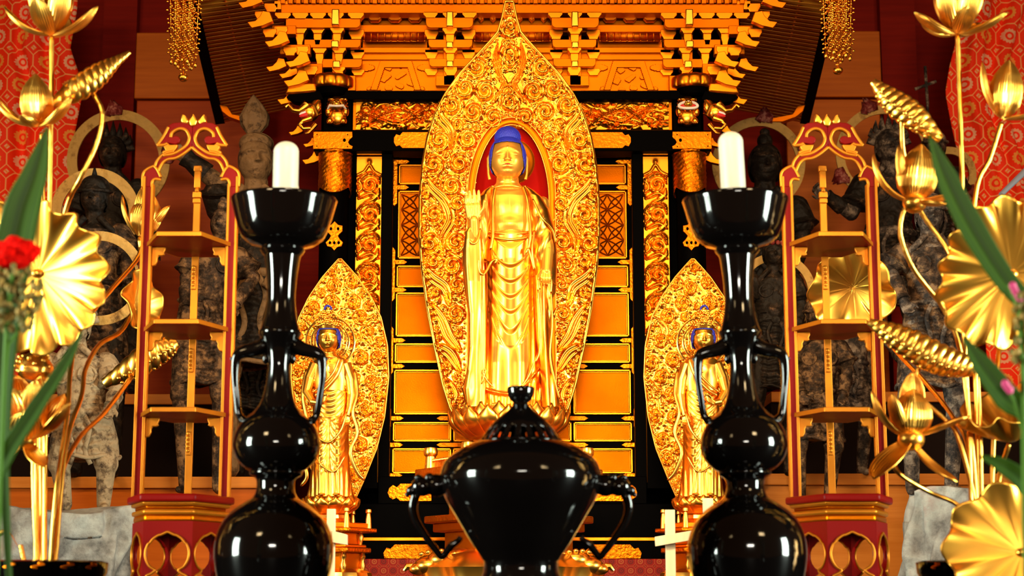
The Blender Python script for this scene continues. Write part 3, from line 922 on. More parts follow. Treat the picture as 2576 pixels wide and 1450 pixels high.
# side eaves: rows of fine rafters seen from below, running back from the front corners
for m in (0, 1):
    q = lambda x, y, Y: at(mx(x) if m else x, y, Y)
    A, B = q(486, -70, 4.28), q(700, -96, 4.28)
    D, C = q(566, 296, 5.5), q(742, 262, 5.5)
    nrm = Vector((0, 0, -1))
    mb = MB()
    nR = 40
    for k in range(nR):
        t0, t1 = k / nR, (k + 0.55) / nR
        p = [A.lerp(D, t0), B.lerp(C, t0), B.lerp(C, t1), A.lerp(D, t1)]
        lo = [v + nrm * 0.02 for v in p]
        mb.add([*p, *lo], [(4, 5, 6, 7), (0, 4, 7, 3), (1, 2, 6, 5), (0, 1, 5, 4), (3, 7, 6, 2)])
    rr = mb.build('rafter_row', RAFT, shrine, angle=20)
    up = Vector((0, 0, 0.012))
    mb = MB(); p = [A, B, C, D]
    mb.add([*p, *[v + up for v in p]], [(0, 1, 2, 3), (7, 6, 5, 4), (0, 4, 5, 1), (1, 5, 6, 2), (2, 6, 7, 3), (3, 7, 4, 0)])
    mb.build('eave_soffit', RAFT, shrine, angle=20)
    # bar across the rafters, outer fascia, corner plate
    M0, M1 = A.lerp(B, 0.30), D.lerp(C, 0.42)
    MB().tube([M0 + nrm * 0.016, M1 + nrm * 0.016], 0.004, 6).build('rafter_bar', GOLDO, shrine)
    mb = MB()
    ou = (A - B).normalized() * 0.03
    p = [A + nrm * 0.02, A + nrm * 0.02 + ou, D + nrm * 0.02 + ou, D + nrm * 0.02]
    mb.add([*p, *[v + Vector((0, 0, 0.05)) for v in p]], [(0, 1, 2, 3), (7, 6, 5, 4), (0, 4, 5, 1), (1, 5, 6, 2), (2, 6, 7, 3), (3, 7, 4, 0)])
    mb.build('eave_fascia', LACQ, shrine, angle=20)
    Sx = Fr(5.30)
    pts = [(541, 268), (562, 272), (575, 292), (640, 304), (640, 312), (600, 312), (566, 300), (548, 286)]
    MB().pprism(Sx, mp(pts, m), -10, 20).build('eave_end_plate', GOLDS, shrine, bevel=0.002)
# ------------------------------------------------------------------ heads
def interp(xs, ys):
    return lambda y: float(np.interp(y, xs, ys))

FACE_CALM = dict(nose=.105, brow=.022, lid=.045, sock=.035, lip=.055, cheek=.04, chin=.05, frown=0)
FACE_FIERCE = dict(nose=.26, brow=.13, lid=.10, sock=.13, lip=.06, cheek=.12, chin=.09, frown=1)
def head_mesh(mb, fr, cx, cy, w, h, dep, d0=0.0, feat=FACE_CALM, n=88, rows=70, turn=0.0):
    """egg-shaped head; cx,cy centre and half sizes w,h in photo pixels; features pushed out of the front"""
    g = lambda x, y, sx, sy: np.exp(-(x / sx) ** 2 - (y / sy) ** 2)
    v = np.cos(np.linspace(0, pi, rows))[:, None] * np.ones((1, n))       # +1 top .. -1 chin
    a = np.linspace(0, 2 * pi, n, endpoint=False)[None, :]
    rad = np.sqrt(np.maximum(1 - v ** 2, 0)) ** 0.82
    jaw = np.where(v < 0, 1 - 0.20 * (-v) ** 2.0, 1.0)
    x = np.cos(a) * rad * jaw
    z = np.sin(a) * rad * np.where(v < 0, 1 - 0.05 * v * v, 1)
    front = np.clip(z, 0, 1) ** 0.5
    ax = np.abs(x)
    f = feat
    y = v
    b = f['brow'] * g(0, y - (0.30 + 0.10 * np.cos(ax * 3.2) - f['frown'] * 0.10 * (1 - ax * 2)), 1, 0.07) * np.exp(-((ax - .40) / .34) ** 4)
    sk = -f['sock'] * g(ax - .38, y - .10, .24, .13)
    ld = f['lid'] * g(ax - .38, y - .09, .17, .085)
    sl = -0.022 * np.exp(-((y - .045 - 0.03 * np.cos((ax - .38) * 6)) / .016) ** 2) * np.exp(-((ax - .38) / .19) ** 4)
    ns = f['nose'] * np.exp(-(x / (.075 + .065 * np.clip((.15 - y) / .35, 0, 1))) ** 2) * np.clip((.30 - y) / .48, 0, 1) * (1 / (1 + np.exp((-.215 - y) / .012)))
    al = 0.6 * f['nose'] * g(ax - .13, y + .17, .06, .05)
    lp = f['lip'] * (g(x, y + .37, .19, .035) + 1.1 * g(x, y + .465, .16, .04)) + .03 * g(x, y + .42, .3, .14)
    lm = -0.05 * np.exp(-((y + .415 + 0.03 * np.cos(x * 7)) / .014) ** 2) * np.exp(-(x / .22) ** 4)
    ph = -0.02 * g(x, y + .30, .04, .05)
    ck = f['cheek'] * g(ax - .48, y + .18, .26, .24)
    ch = f['chin'] * g(x, y + .72, .24, .15) - .035 * g(x, y + .575, .22, .05)
    ur = 0.04 * g(x, y - .44, .04, .04)
    dd = (b + sk + ld + sl + ns + al + lp + lm + ph + ck + ch + ur) * front
    z = z + dd * (w / dep) * 1.6
    X = x * w; Z = z * dep
    ct, st = cos(turn), sin(turn)
    P = fr.arr(cx + X * ct - Z * st, cy - v * h, d0 + Z * ct + X * st)
    mb.grid(P, wrap=True, flip=False)
    return mb

def hair_mesh(mb, fr, cx, cy, w, h, dep, d0, line, k=1.07, n=140, rows=110):
    """cap of hair around the skull: kept above line(|x|) on the front, everywhere behind"""
    v = np.cos(np.linspace(0, pi * 0.80, rows))[:, None] * np.ones((1, n))
    a = np.linspace(0, 2 * pi, n, endpoint=False)[None, :]
    rad = np.sqrt(np.maximum(1 - v ** 2, 0)) ** 0.82
    x = np.cos(a) * rad; z = np.sin(a) * rad
    P = fr.arr(cx + x * w * k, cy - v * h * k, d0 + z * dep * k)
    idx = np.arange(rows * n).reshape(rows, n)
    i2 = np.roll(idx, -1, 1)
    q = np.stack([idx[:-1], i2[:-1], i2[1:], idx[1:]], -1).reshape(-1, 4)
    xm, zm, vm = x[:-1].reshape(-1), z[:-1].reshape(-1), v[:-1].reshape(-1)
    lim = np.array([line(abs(t)) for t in xm])
    keep = (zm < 0.05) & (vm > -0.62) | (vm > lim)
    mb.add(P.reshape(-1, 3).tolist(), q[keep].tolist())
    return mb

def hand(mb, fr, base, direction, side, out, size, curl=(0.2, 0.25, 0.3, 0.4), thumb=1):
    """hand in pixel space: base wrist point (x,y,d); direction, side (towards thumb), out = palm normal, all unit 3-vectors"""
    B, D, Sd_, O = [np.array(q, float) for q in (base, direction, side, out)]
    W = lambda p: fr(p[0], p[1], p[2])
    s = fr.s
    L = size
    # palm: rounded slab of three fused capsules
    for t in (-0.19, -0.065, 0.065, 0.19):
        mb.capsule(W(B + D * L * 0.08 + Sd_ * t * L * 0.75), W(B + D * L * 0.45 + Sd_ * t * L), 0.105 * L * s, 0.095 * L * s, 10, 3)
    for i, (t, ln) in enumerate(((0.20, .40), (0.065, .45), (-0.07, .41), (-0.20, .32))):
        c = curl[i]
        p = B + D * L * 0.5 + Sd_ * t * L
        pts, rs = [p], [0.075 * L * s]
        dr = D + Sd_ * t * 0.25
        for j in range(3):
            ang = c * (j + 0.5)
            dd = dr * cos(ang) + O * sin(ang)
            p = p + dd / np.linalg.norm(dd) * L * ln * (0.42, 0.33, 0.25)[j]
            pts.append(p); rs.append((0.07, 0.06, 0.045)[j] * L * s)
        mb.tube([W(q) for q in spline(pts, 9)], list(np.interp(np.linspace(0, 3, 10), range(4), rs)), 8)
        mb.ball(W(pts[-1]), rs[-1], n=8, m=6)
    p0 = B + D * L * 0.14 + Sd_ * 0.20 * L
    p1 = B + D * L * 0.34 + Sd_ * 0.40 * L * thumb + O * L * 0.08
    p2 = B + D * L * 0.55 + Sd_ * 0.44 * L * thumb + O * L * 0.16
    mb.tube([W(q) for q in (p0, p1, p2)], [0.09 * L * s, 0.078 * L * s, 0.055 * L * s], 8)
    mb.ball(W(p2), 0.055 * L * s, n=8, m=6)
    return mb

# loft: closed body of stacked rings
def loft(mb, fr, L, R, T, d0, y0, y1, fold=None, step=2.0, n=80, pw=1.0, back=0.6, cap=True):
    ny = max(4, int((y1 - y0) / step))
    ys = np.linspace(y0, y1, ny)
    a = np.linspace(0, 2 * pi, n, endpoint=False)[None, :]
    l = np.array([L(y) for y in ys])[:, None]; r = np.array([R(y) for y in ys])[:, None]
    t = np.array([T(y) for y in ys])[:, None]; dd = np.array([d0(y) if callable(d0) else d0 for y in ys])[:, None]
    c = np.cos(a); s = np.sin(a)
    PX = (l + r) / 2 + (r - l) / 2 * np.sign(c) * np.abs(c) ** pw
    PY = ys[:, None] * np.ones_like(PX)
    base = np.where(s > 0, s, s * back)
    D = dd + t * base
    if fold is not None:
        f = fold(PX, PY) * np.clip(s * 2.2, 0, 1)
        D = D + f
    P = fr.arr(PX, PY, D)
    m0 = len(mb.v)
    mb.grid(P, wrap=True)
    if cap:
        mb.f.append(tuple(m0 + k for k in range(n)))
        mb.f.append(tuple(m0 + (ny - 1) * n + k for k in range(n))[::-1])
    return mb

def lotus_ring(name, mat, parent, c, s, n, r_in, r_out, z0, z1, width, bulge, curl, ph=0.0, down=False):
    """ring of broad lotus petals standing round an axis; sizes in pixels * s"""
    for k in range(n):
        a = 2 * pi * (k + ph) / n
        P = np.zeros((13, 9, 3)); UV = np.zeros((13, 9, 2))
        for i in range(13):
            t = i / 12
            z = z0 + (z1 - z0) * t
            rad = r_in + (r_out - r_in) * sin(t * pi / 2) ** 0.8 + bulge * sin(pi * t) - curl * max(0, t - 0.75) * 4 * -1
            w = width * (sin(pi * min(1, 0.22 + 0.66 * t)) ** 0.7) * (1 - max(0, t - 0.72) / 0.28 * 0.96)
            for j in range(9):
                q = (j - 4) / 4
                rr = (rad - 0.16 * width * q * q) * s
                aa = a + q * w / max(1, rad)
                P[i, j] = (c[0] + rr * cos(aa), c[1] + rr * sin(aa), z)
                UV[i, j] = (q * 0.5 + 0.5, t)
        MB().grid(P, UV, flip=down).build(name, mat, parent, angle=180, solid=0.004)

# ------------------------------------------------------------------ main mandorla
YB = 4.0
mandorla = thing('mandorla', 'tall gold leaf shaped mandorla carved with swirling clouds behind the central standing figure', 'halo', at(1281, 1060, 4.17), group=None)
Mm = Fr(4.17)
_L = [(8, 1270), (50, 1261), (85, 1250), (110, 1228), (150, 1190), (190, 1152), (240, 1116), (290, 1090), (350, 1071), (420, 1059), (500, 1053), (600, 1053), (680, 1060), (780, 1075), (880, 1095), (970, 1115), (1030, 1134), (1060, 1150)]
ML = interp([q[0] for q in _L], [q[1] for q in _L])
MR = lambda y: 2 * 1281 - ML(y)
def arch_half(y, off=0.0):
    """half width of the niche arch around x=1287"""
    t = np.clip((y - (318 - off * 1.15)) / 190.0, 0, 1)
    return (94 + off) * np.sqrt(np.maximum(0, 1 - (1 - t) ** 2.0)) ** 1.0
rnd = random.Random(11)
ros = []
def try_put(x, y, R, lo=0.80):
    if abs(x - 1281) > (MR(y) - ML(y)) / 2 - R * 0.55 - 7: return
    if y > 300 and abs(x - 1287) < arch_half(np.float64(y), 22) + R * 0.7: return
    for (a, b_, r) in ros:
        if hypot(a - x, b_ - y) < (R + r) * lo: return
    ros.append((x, y, R))
streams = []
for sx in (1, -1):
    X = lambda q: 1281 + sx * q
    for pts in ([(-30, 112), (-36, 150), (-26, 190), (-12, 215), (-26, 240), (-44, 262)], [(-150, 215), (-186, 262), (-178, 300), (-150, 335), (-150, 385)],
                [(-224, 430), (-200, 474), (-162, 512), (-148, 556), (-170, 602), (-164, 652)], [(-222, 668), (-194, 702), (-160, 728), (-150, 768)],
                [(-200, 765), (-170, 806), (-150, 850), (-122, 884)], [(-186, 872), (-150, 892), (-122, 936)], [(-160, 955), (-140, 990), (-146, 1020), (-124, 1048)]):
        streams.append((spline([(X(a), y) for a, y in pts], 22), 17 if pts[0][1] > 115 else 9, 11, 3))
sp = [p for st in streams for p in st[0][::3]]
for R in (31, 28, 25, 21, 17, 13, 9):
    for _ in range(2500 if R > 10 else 5000):
        y = rnd.uniform(40, 1050); x = rnd.uniform(1050, 1281)
        if any(hypot(a - x, b_ - y) < R * 0.62 + 12 for a, b_ in sp): continue
        n0 = len(ros)
        try_put(x, y, R)
        if len(ros) > n0:
            x2 = 2562 - x
            ros.append((x2, y, R))
for y in (30, 55, 82, 118, 160): ros.append((1281, y, 7 + y * 0.11))
ros += [(1281, 236, 26), (1262, 262, 15), (1300, 262, 15)]
def mandorla_h(PX, PY, ros=ros, streams=streams):
    h = np.zeros(PX.shape)
    for i, (x, y, R) in enumerate(ros):
        r0 = slice(max(0, int(np.searchsorted(PY[:, 0], y - R * 1.15))), int(np.searchsorted(PY[:, 0], y + R * 1.15)) + 1)
        h[r0] = np.maximum(h[r0], rosette_h(PX[r0], PY[r0], x, y, R, ph=i * 1.7, dr=1 if x < 1281 else -1))
    for p, w, am, rd in streams:
        ylo, yhi = min(q[1] for q in p) - w, max(q[1] for q in p) + w
        r0 = slice(max(0, int(np.searchsorted(PY[:, 0], ylo))), int(np.searchsorted(PY[:, 0], yhi)) + 1)
        h[r0] = np.maximum(h[r0], stroke_h(PX[r0], PY[r0], p, w, am, rd))
    # gentle dish toward the rim
    half = np.array([(MR(y) - ML(y)) / 2 for y in PY[:, 0]])[:, None]
    e = half - np.abs(PX - 1281)
    bgw = 0.7 * np.sin(PX * 0.21 + 2.1 * np.sin(PY * 0.07)) * np.sin(PY * 0.17 + 1.7 * np.sin(PX * 0.06))
    h = np.where(h < 0.5, h + bgw, h)
    h = h * np.clip(e / 12, 0, 1) + 7 * np.exp(-((e - 4) / 4.5) ** 2)
    bead = 4 * np.clip(np.cos(PY * 2 * pi / 15), 0, 1) * np.exp(-((e - 15) / 4.5) ** 2)
    return h + bead + 14 * (np.abs(PX - 1281) / 230) ** 2
hole = lambda X, Y: (Y > 316) & (np.abs(X - 1287) < arch_half(Y)) & (Y < 1046)
relief('carved_board', GOLDR, mandorla, Mm, ML, MR, 8, 1058, mandorla_h, step=1.75, d0=4, th=16, hole=hole)
# red felt panel in the niche
mb = MB()
ys = np.linspace(322, 1052, 60)
mb.grid(Mm.arr(np.stack([1287 - (arch_half(ys) + 6), 1287 + arch_half(ys) + 6], 1), ys[:, None], -9.0), flip=True)
mb.build('red_panel', REDCLOTH, mandorla, angle=180, solid=0.003)
# smooth arch frame and bead row
def arch_path(off, d, n=90, yend=1044):
    ys_ = np.concatenate([np.linspace(0, 1, n) ** 2.0 * (yend - 318) + 318 - off * 1.15])
    l = [(1287 - float(arch_half(y, off)), y) for y in ys_]
    r = [(2574 - x, y) for x, y in l]
    return [Mm(x, y, d) for x, y in l[::-1]] + [Mm(x, y, d) for x, y in r[1:]]
ap = arch_path(9, 6)
MB().tube(ap, 9.5 * Mm.s, 10, flat=0.7).build('arch_frame', GOLDS, mandorla, angle=180)
MB().tube(arch_path(1, 9), 2.0 * Mm.s, 6).tube(arch_path(17, 11), 1.8 * Mm.s, 6).build('arch_edge', GOLD, mandorla, angle=180)
bd = MB()
pth = arch_path(24, 12, 200)
acc = 0
for i in range(1, len(pth)):
    acc += (Vector(pth[i]) - Vector(pth[i - 1])).length
    if acc > 8.4 * Mm.s:
        acc = 0
        bd.ball(pth[i], 3.4 * Mm.s, n=8, m=6)
bd.build('bead_border', GOLD, mandorla)
# bright raised rim round the leaf outline
ysr = np.concatenate([np.linspace(8, 120, 30), np.linspace(130, 1058, 80)])
rim = [Mm(ML(y) + 1, y, 16) for y in ysr[::-1]] + [Mm(MR(y) - 1, y, 16) for y in ysr]
MB().tube(rim, 2.6 * Mm.s, 8).build('rim', GOLD, mandorla, angle=180)

q_ = Mm(1281, 1050, -12)
MB().box(q_[0] - 0.04, q_[0] + 0.04, q_[1] + 0.001, q_[1] + 0.02, ZT + 0.001, q_[2]).build('support_post', LACQ, mandorla)
# ------------------------------------------------------------------ central standing figure
bud = thing('buddha_statue', 'large gilded standing buddha statue with blue hair and raised right hand at the centre', 'statue', at(1280, 1030, YB))
Bf = Fr(YB, 1280, 700)
g1 = lambda x, s: np.exp(-(x / s) ** 2)
# body: head, neck, bare chest, hands = one mesh
mb = MB()
head_mesh(mb, Bf, 1277, 411, 45, 53, 44, 34)
nk = interp([440, 456, 466, 480], [26, 28, 29, 42])
loft(mb, Bf, lambda y: 1277 - nk(y), lambda y: 1277 + nk(y), interp([440, 478], [26, 34]), 18, 438, 482, fold=lambda X, Y: 1.4 * np.cos((Y - 452) * 2 * pi / 13), n=40)
# chest
cl_ = interp([470, 478, 488, 505, 530, 570, 600], [1248, 1226, 1212, 1204, 1204, 1212, 1216])
cr_ = interp([470, 478, 488, 505, 530, 570, 600], [1306, 1330, 1346, 1358, 1362, 1358, 1352])
def chest_f(X, Y):
    x = X - 1282
    return 7 * g1(np.abs(x) - 26, 24) * g1(Y - 525, 26) + 9 * g1(x, 34) * g1(Y - 572, 16)
loft(mb, Bf, cl_, cr_, interp([470, 500, 560, 600], [26, 38, 42, 44]), 6, 468, 602, fold=chest_f, n=72)
# ears
for sx in (-1, 1):
    x0 = 1277 + sx * 45
    mb.tube([Bf(x0, 396, 26), Bf(x0 + sx * 3, 404, 24), Bf(x0 + sx * 4, 424, 26), Bf(x0 + sx * 3, 446, 28), Bf(x0 + sx * 0, 459, 29)], [3 * Bf.s, 5 * Bf.s, 4 * Bf.s, 3.5 * Bf.s, 4.5 * Bf.s], 8)
# raised right hand with forearm, lowered left hand
U = lambda a: np.array(a, float) / np.linalg.norm(a)
mb.capsule(Bf(1196, 628, 66), Bf(1194, 572, 84), 15 * Bf.s, 12.5 * Bf.s, 12)
hand(mb, Bf, (1194, 570, 84), U((-.08, -1, .10)), U((1, -.05, 0)), U((0, .1, 1)), 76, curl=(0.12, 0.06, 0.16, 0.22), thumb=0.9)
mb.capsule(Bf(1378, 640, 46), Bf(1374, 694, 66), 14 * Bf.s, 12 * Bf.s, 12)
hand(mb, Bf, (1373, 690, 68), U((-.05, 1, .25)), U((-1, 0, .1)), U((0, -.2, 1)), 52, curl=(0.75, 0.45, 0.4, 0.4), thumb=0.8)
for a_, b_, c_ in (((1222, 512, 8), (1196, 628, 60), 16), ((1366, 512, 8), (1378, 642, 44), 16), ((1254, 590, 6), (1252, 1020, 30), 14), ((1304, 590, 6), (1304, 1020, 30), 14)):
    mb.capsule(Bf(*a_), Bf(*b_), c_ * Bf.s, c_ * Bf.s)
# feet
for fx in (1252, 1304):
    mb.ball(Bf(fx, 1026, 56), 17 * Bf.s, 30 * Bf.s, 7 * Bf.s)
    for t in range(5): mb.ball(Bf(fx - 12 + t * 6, 1028, 82 - abs(t - 2)), 3.2 * Bf.s, 5 * Bf.s, 3.4 * Bf.s, 8, 6)
body = mb.build('body', GOLDB, bud, angle=180, remesh=0.0011, smooth=2)
lp = MB()
lp.tube([Bf(1270, 433.5, 85.2), Bf(1277, 432.6, 86.6), Bf(1284, 433.5, 85.2)], [1.0 * Bf.s, 1.6 * Bf.s, 1.0 * Bf.s], 6)
lp.build('red_lips', MOUTH, body)
# hair
hb = MB()
hair_mesh(hb, Bf, 1277, 409, 45, 53, 44, 34, lambda x: 0.66 - 0.05 * x if x < .72 else 0.62 - (x - .72) * 5.2, k=1.045)
for q in range(1):
    hb.ball(Bf(1277, 355, 28), 33 * Bf.s, 28 * Bf.s, 30 * Bf.s, 36, 24)
hb.build('hair', BLUE, bud, angle=180, solid=0.002)
# halo disc behind the head
dz = Bf(1290, 398, -40)
n = 64
v_, f_ = [], []
mb = MB()
for (r, yo) in ((2, -38), (50, -38), (56, -34), (58, -38), (56, -44), (2, -44)):
    for k in range(n):
        a = 2 * pi * k / n
        v_.append(Bf(1289 + r * cos(a), 398 + r * sin(a), yo))
for i in range(5):
    for k in range(n):
        k2 = (k + 1) % n
        f_.append((i * n + k, (i + 1) * n + k, (i + 1) * n + k2, i * n + k2))
mb.add(v_, f_).build('halo_disc', GOLDS, bud)

# robes
rl = interp([575, 600, 640, 700, 760, 820, 880, 930, 975, 1010, 1030], [1226, 1222, 1222, 1224, 1224, 1220, 1216, 1208, 1200, 1204, 1198])
rr = interp([575, 600, 640, 700, 760, 820, 880, 930, 975, 1010, 1030], [1346, 1348, 1346, 1344, 1346, 1350, 1356, 1362, 1364, 1362, 1370])
def saw(t):
    t = t - np.floor(t)
    return np.where(t < 0.72, t / 0.72, (1 - t) / 0.28)
def robe_f(X, Y):
    x = (X - 1284) / 62.0
    q = np.clip(1 - x * x, 0, 1)
    sag = np.interp(Y.mean(axis=1), [590, 640, 700, 800, 890], [16, 28, 44, 66, 82])[:, None]
    ph = (Y - sag * q) / np.interp(Y.mean(axis=1), [590, 660, 800, 890], [19, 20, 21, 22])[:, None]
    amp = 6.6 * np.clip((Y - 580) / 20, 0, 1) * (0.25 + 0.75 * q)
    stop = np.clip((808 - (Y - sag * q)) / 8, 0, 1)
    u = amp * stop * (1 - saw(ph))
    # side pleats where the folds gather, long smooth legs below
    side = 3.2 * np.cos((X - 1284) * 2 * pi / 15) * np.clip((np.abs(x) - 0.62) * 4, 0, 1)
    legs = 12 * (g1(np.abs(X - 1280) - 32, 20)) * np.clip((Y - 790) / 130, 0, 1)
    hem = 978 + 24 * (1 - ((X - 1275) / 70) ** 2) - 40 * np.clip((X - 1300) / 60, 0, 1)
    lip = 6 * np.exp(-((Y - hem + 3) / 3.4) ** 2)
    under = np.where(Y > hem, -7 + 4.2 * np.cos((X - 1280 + 0.05 * (Y - 980) * (X - 1280) / 20) * 2 * pi / 17), 0)
    return u + side + legs * (Y < hem) + lip + under
mb = MB()
loft(mb, Bf, rl, rr, interp([575, 640, 720, 800, 900, 1030], [46, 50, 54, 56, 58, 62]), 4, 588, 1032, fold=robe_f, step=1.5, n=150)
inner = mb.build('inner_robe', GOLD, bud, angle=180)
mb = MB()
# rolled upper edges of the inner robe under the chest
for k, (yy, sag, dd) in enumerate(((588, 14, 50), (598, 20, 54))):
    mb.tube([Bf(1284 + x * 62, yy + sag * (1 - x * x) * 0.8, dd - 16 * x * x) for x in np.linspace(-1, 1, 20)], 4.2 * Bf.s, 8)
mb.build('robe_edge', GOLD, inner, angle=180)
# outer robe, both shoulders and hanging sleeves
mb = MB()
def pleats(p, amp, ph=0.0, skew=0.0):
    return lambda X, Y: amp * np.cos((X - 1280 + skew * (Y - 600)) * 2 * pi / p + ph) + 0.5 * amp * np.cos((X - 1280 - skew * (Y - 700)) * 2 * pi / (p * 0.57) + 1.0)
# viewer's left: shoulder and upper arm
loft(mb, Bf, interp([474, 484, 500, 540, 600, 660], [1232, 1216, 1203, 1192, 1178, 1172]), interp([474, 484, 500, 540, 600, 660], [1250, 1248, 1246, 1244, 1236, 1230]), interp([474, 500, 560, 660], [20, 34, 42, 44]), interp([474, 560, 660], [10, 14, 18]), 474, 662, fold=pleats(26, 2.0, skew=0.2), n=56)
# long sleeve falling from the raised forearm
loft(mb, Bf, interp([584, 600, 640, 680, 740, 800, 880, 940, 985, 1030], [1184, 1172, 1166, 1164, 1170, 1180, 1182, 1176, 1164, 1176]), interp([584, 600, 640, 700, 800, 900, 1030], [1206, 1212, 1216, 1222, 1226, 1228, 1226]), interp([584, 620, 700, 1030], [12, 20, 22, 26]), interp([584, 640, 720, 1030], [76, 66, 50, 40]), 584, 1030, fold=lambda X, Y: 6 * g1(X - 1178, 9) - 5 * g1(X - 1202, 10) + 2.5 * np.cos((X - 1222) * 2 * pi / 13) * (X > 1212) + 2 * np.cos((X - 1190 + .1 * (Y - 800)) * 2 * pi / 46), n=72)
# viewer's right: shoulder, arm and sleeve
loft(mb, Bf, interp([474, 490, 520, 560, 600, 660, 720], [1312, 1318, 1322, 1326, 1332, 1338, 1342]), interp([474, 484, 500, 530, 580, 640, 720], [1328, 1346, 1364, 1382, 1396, 1402, 1400]), interp([474, 500, 560, 720], [20, 36, 46, 44]), interp([474, 560, 720], [8, 10, 14]), 474, 722, fold=lambda X, Y: 3.4 * np.cos((X * 0.7 - 1330 + 0.55 * (Y - 500)) * 2 * pi / 34) * np.clip((Y - 500) / 60, 0, 1), n=64)
loft(mb, Bf, interp([700, 740, 800, 860, 900, 960, 1030], [1340, 1342, 1344, 1346, 1352, 1360, 1362]), interp([700, 740, 760, 830, 900, 960, 1030], [1400, 1398, 1390, 1384, 1388, 1396, 1408]), interp([700, 760, 1030], [40, 30, 30]), interp([700, 760, 1030], [14, 26, 24]), 700, 1030, fold=lambda X, Y: 3.2 * np.cos((X - 1370 - 0.03 * (Y - 850)) * 2 * pi / 19) + 2.5 * np.cos((X - 1362 - 0.08 * (Y - 850)) * 2 * pi / 40), n=72)
outer = mb.build('outer_robe', GOLD, bud, angle=180)
# collar bands, folded hems and sleeve openings
mb = MB()
s = Bf.s
def band(pts, r): mb.tube([Bf(*p) for p in spline(pts, 28)], [r * s * q for q in [0.7] + [1.0] * 27 + [0.7]], 8)
band([(1246, 478, 34), (1241, 520, 50), (1240, 560, 54), (1240, 604, 56), (1234, 640, 58)], 4.5)
band([(1316, 476, 34), (1326, 515, 50), (1332, 560, 54), (1334, 600, 58), (1330, 640, 58)], 4.5)
band([(1340, 512, 48), (1362, 560, 58), (1388, 588, 50), (1398, 620, 40)], 3.2)
band([(1172, 598, 70), (1180, 618, 86), (1194, 632, 92), (1206, 616, 88), (1210, 592, 80)], 3.0)       # cuff of raised arm
band([(1204, 640, 74), (1207, 690, 72), (1216, 704, 72), (1226, 692, 66), (1236, 672, 60), (1250, 664, 62), (1246, 676, 60)], 3.2)
band([(1166, 640, 70), (1184, 720, 66), (1188, 800, 62), (1186, 900, 60), (1178, 960, 58), (1164, 986, 50)], 2.6)
band([(1344, 592, 58), (1338, 640, 64), (1344, 690, 60), (1330, 640, 62), (1322, 650, 62)], 3.0)
band([(1357, 740, 62), (1356, 708, 60), (1366, 697, 62), (1380, 702, 62), (1386, 722, 60), (1384, 748, 60)], 2.8)  # cuff of lowered arm
band([(1385, 740, 50), (1388, 820, 56), (1382, 900, 56), (1392, 960, 50), (1405, 1010, 40)], 2.8)
band([(1352, 740, 64), (1358, 820, 66), (1356, 890, 66), (1346, 920, 66)], 2.6)
band([(1213, 975, 66), (1224, 938, 64), (1217, 946, 64), (1236, 976, 66), (1275, 1000, 70), (1320, 970, 70), (1352, 896, 62)], 2.2)
mb.build('robe_hem', GOLD, outer, angle=180)

# ------------------------------------------------------------------ lotus pedestal of the central figure
ped = thing('lotus_pedestal', 'tiered gold lotus pedestal under the large central standing figure', 'pedestal', (at(1280, 1200, YB).x, YB, ZT))
Pf = Fr(YB, 1280, 1100)
pc = (Pf(1280, 1100)[0], YB)
ps = Pf.s
Z = lambda y: at(1280, y, YB).z
MB().lathe(pc, [(2 * ps, Z(1033)), (120 * ps, Z(1033)), (124 * ps, Z(1042)), (112 * ps, Z(1075)), (92 * ps, Z(1108)), (60 * ps, Z(1118)), (2 * ps, Z(1118))], 64).build('lotus_seat', GOLD, ped)
lotus_ring('petal', GOLD, ped, pc, ps, 18, 90, 134, Z(1106), Z(1024), 27, 16, 4, 0.0)
lotus_ring('petal', GOLD, ped, pc, ps, 18, 96, 146, Z(1108), Z(1034), 27, 14, 6, 0.5)
MB().lathe(pc, [(62 * ps, Z(1100)), (70 * ps, Z(1112)), (96 * ps, Z(1120)), (98 * ps, Z(1134)), (84 * ps, Z(1140)), (98 * ps, Z(1150)), (100 * ps, Z(1160)), (70 * ps, Z(1170))], 48, mod=lambda a, i: 1 + 0.03 * cos(a * 16)).build('bead_moulding', GOLDL, ped)
def hexslab(r, y0, y1, n=6, ph=0.0, name='tier', mat=GOLDF, c=pc, sc=ps, zf=Z, parent=ped, bevel=0.003):
    out = [(r * sc * cos(2 * pi * (k + ph) / n), r * sc * sin(2 * pi * (k + ph) / n)) for k in range(n)]
    v_ = [(c[0] + x, c[1] + y, zf(y0)) for x, y in out] + [(c[0] + x, c[1] + y, zf(y1)) for x, y in out]
    f_ = [tuple(range(n)), tuple(range(2 * n - 1, n - 1, -1))] + [(i, i + n, (i + 1) % n + n, (i + 1) % n) for i in range(n)]
    return MB().add(v_, f_).build(name, mat, parent, bevel=bevel, angle=30)
hexslab(236, 1182, 1204); hexslab(196, 1160, 1184, name='rail_band'); hexslab(150, 1204, 1300, name='waist', mat=GOLDS); hexslab(212, 1300, 1318); hexslab(190, 1318, 1340, mat=GOLDO); hexslab(160, 1340, 1390, name='foot_block', mat=GOLDS)
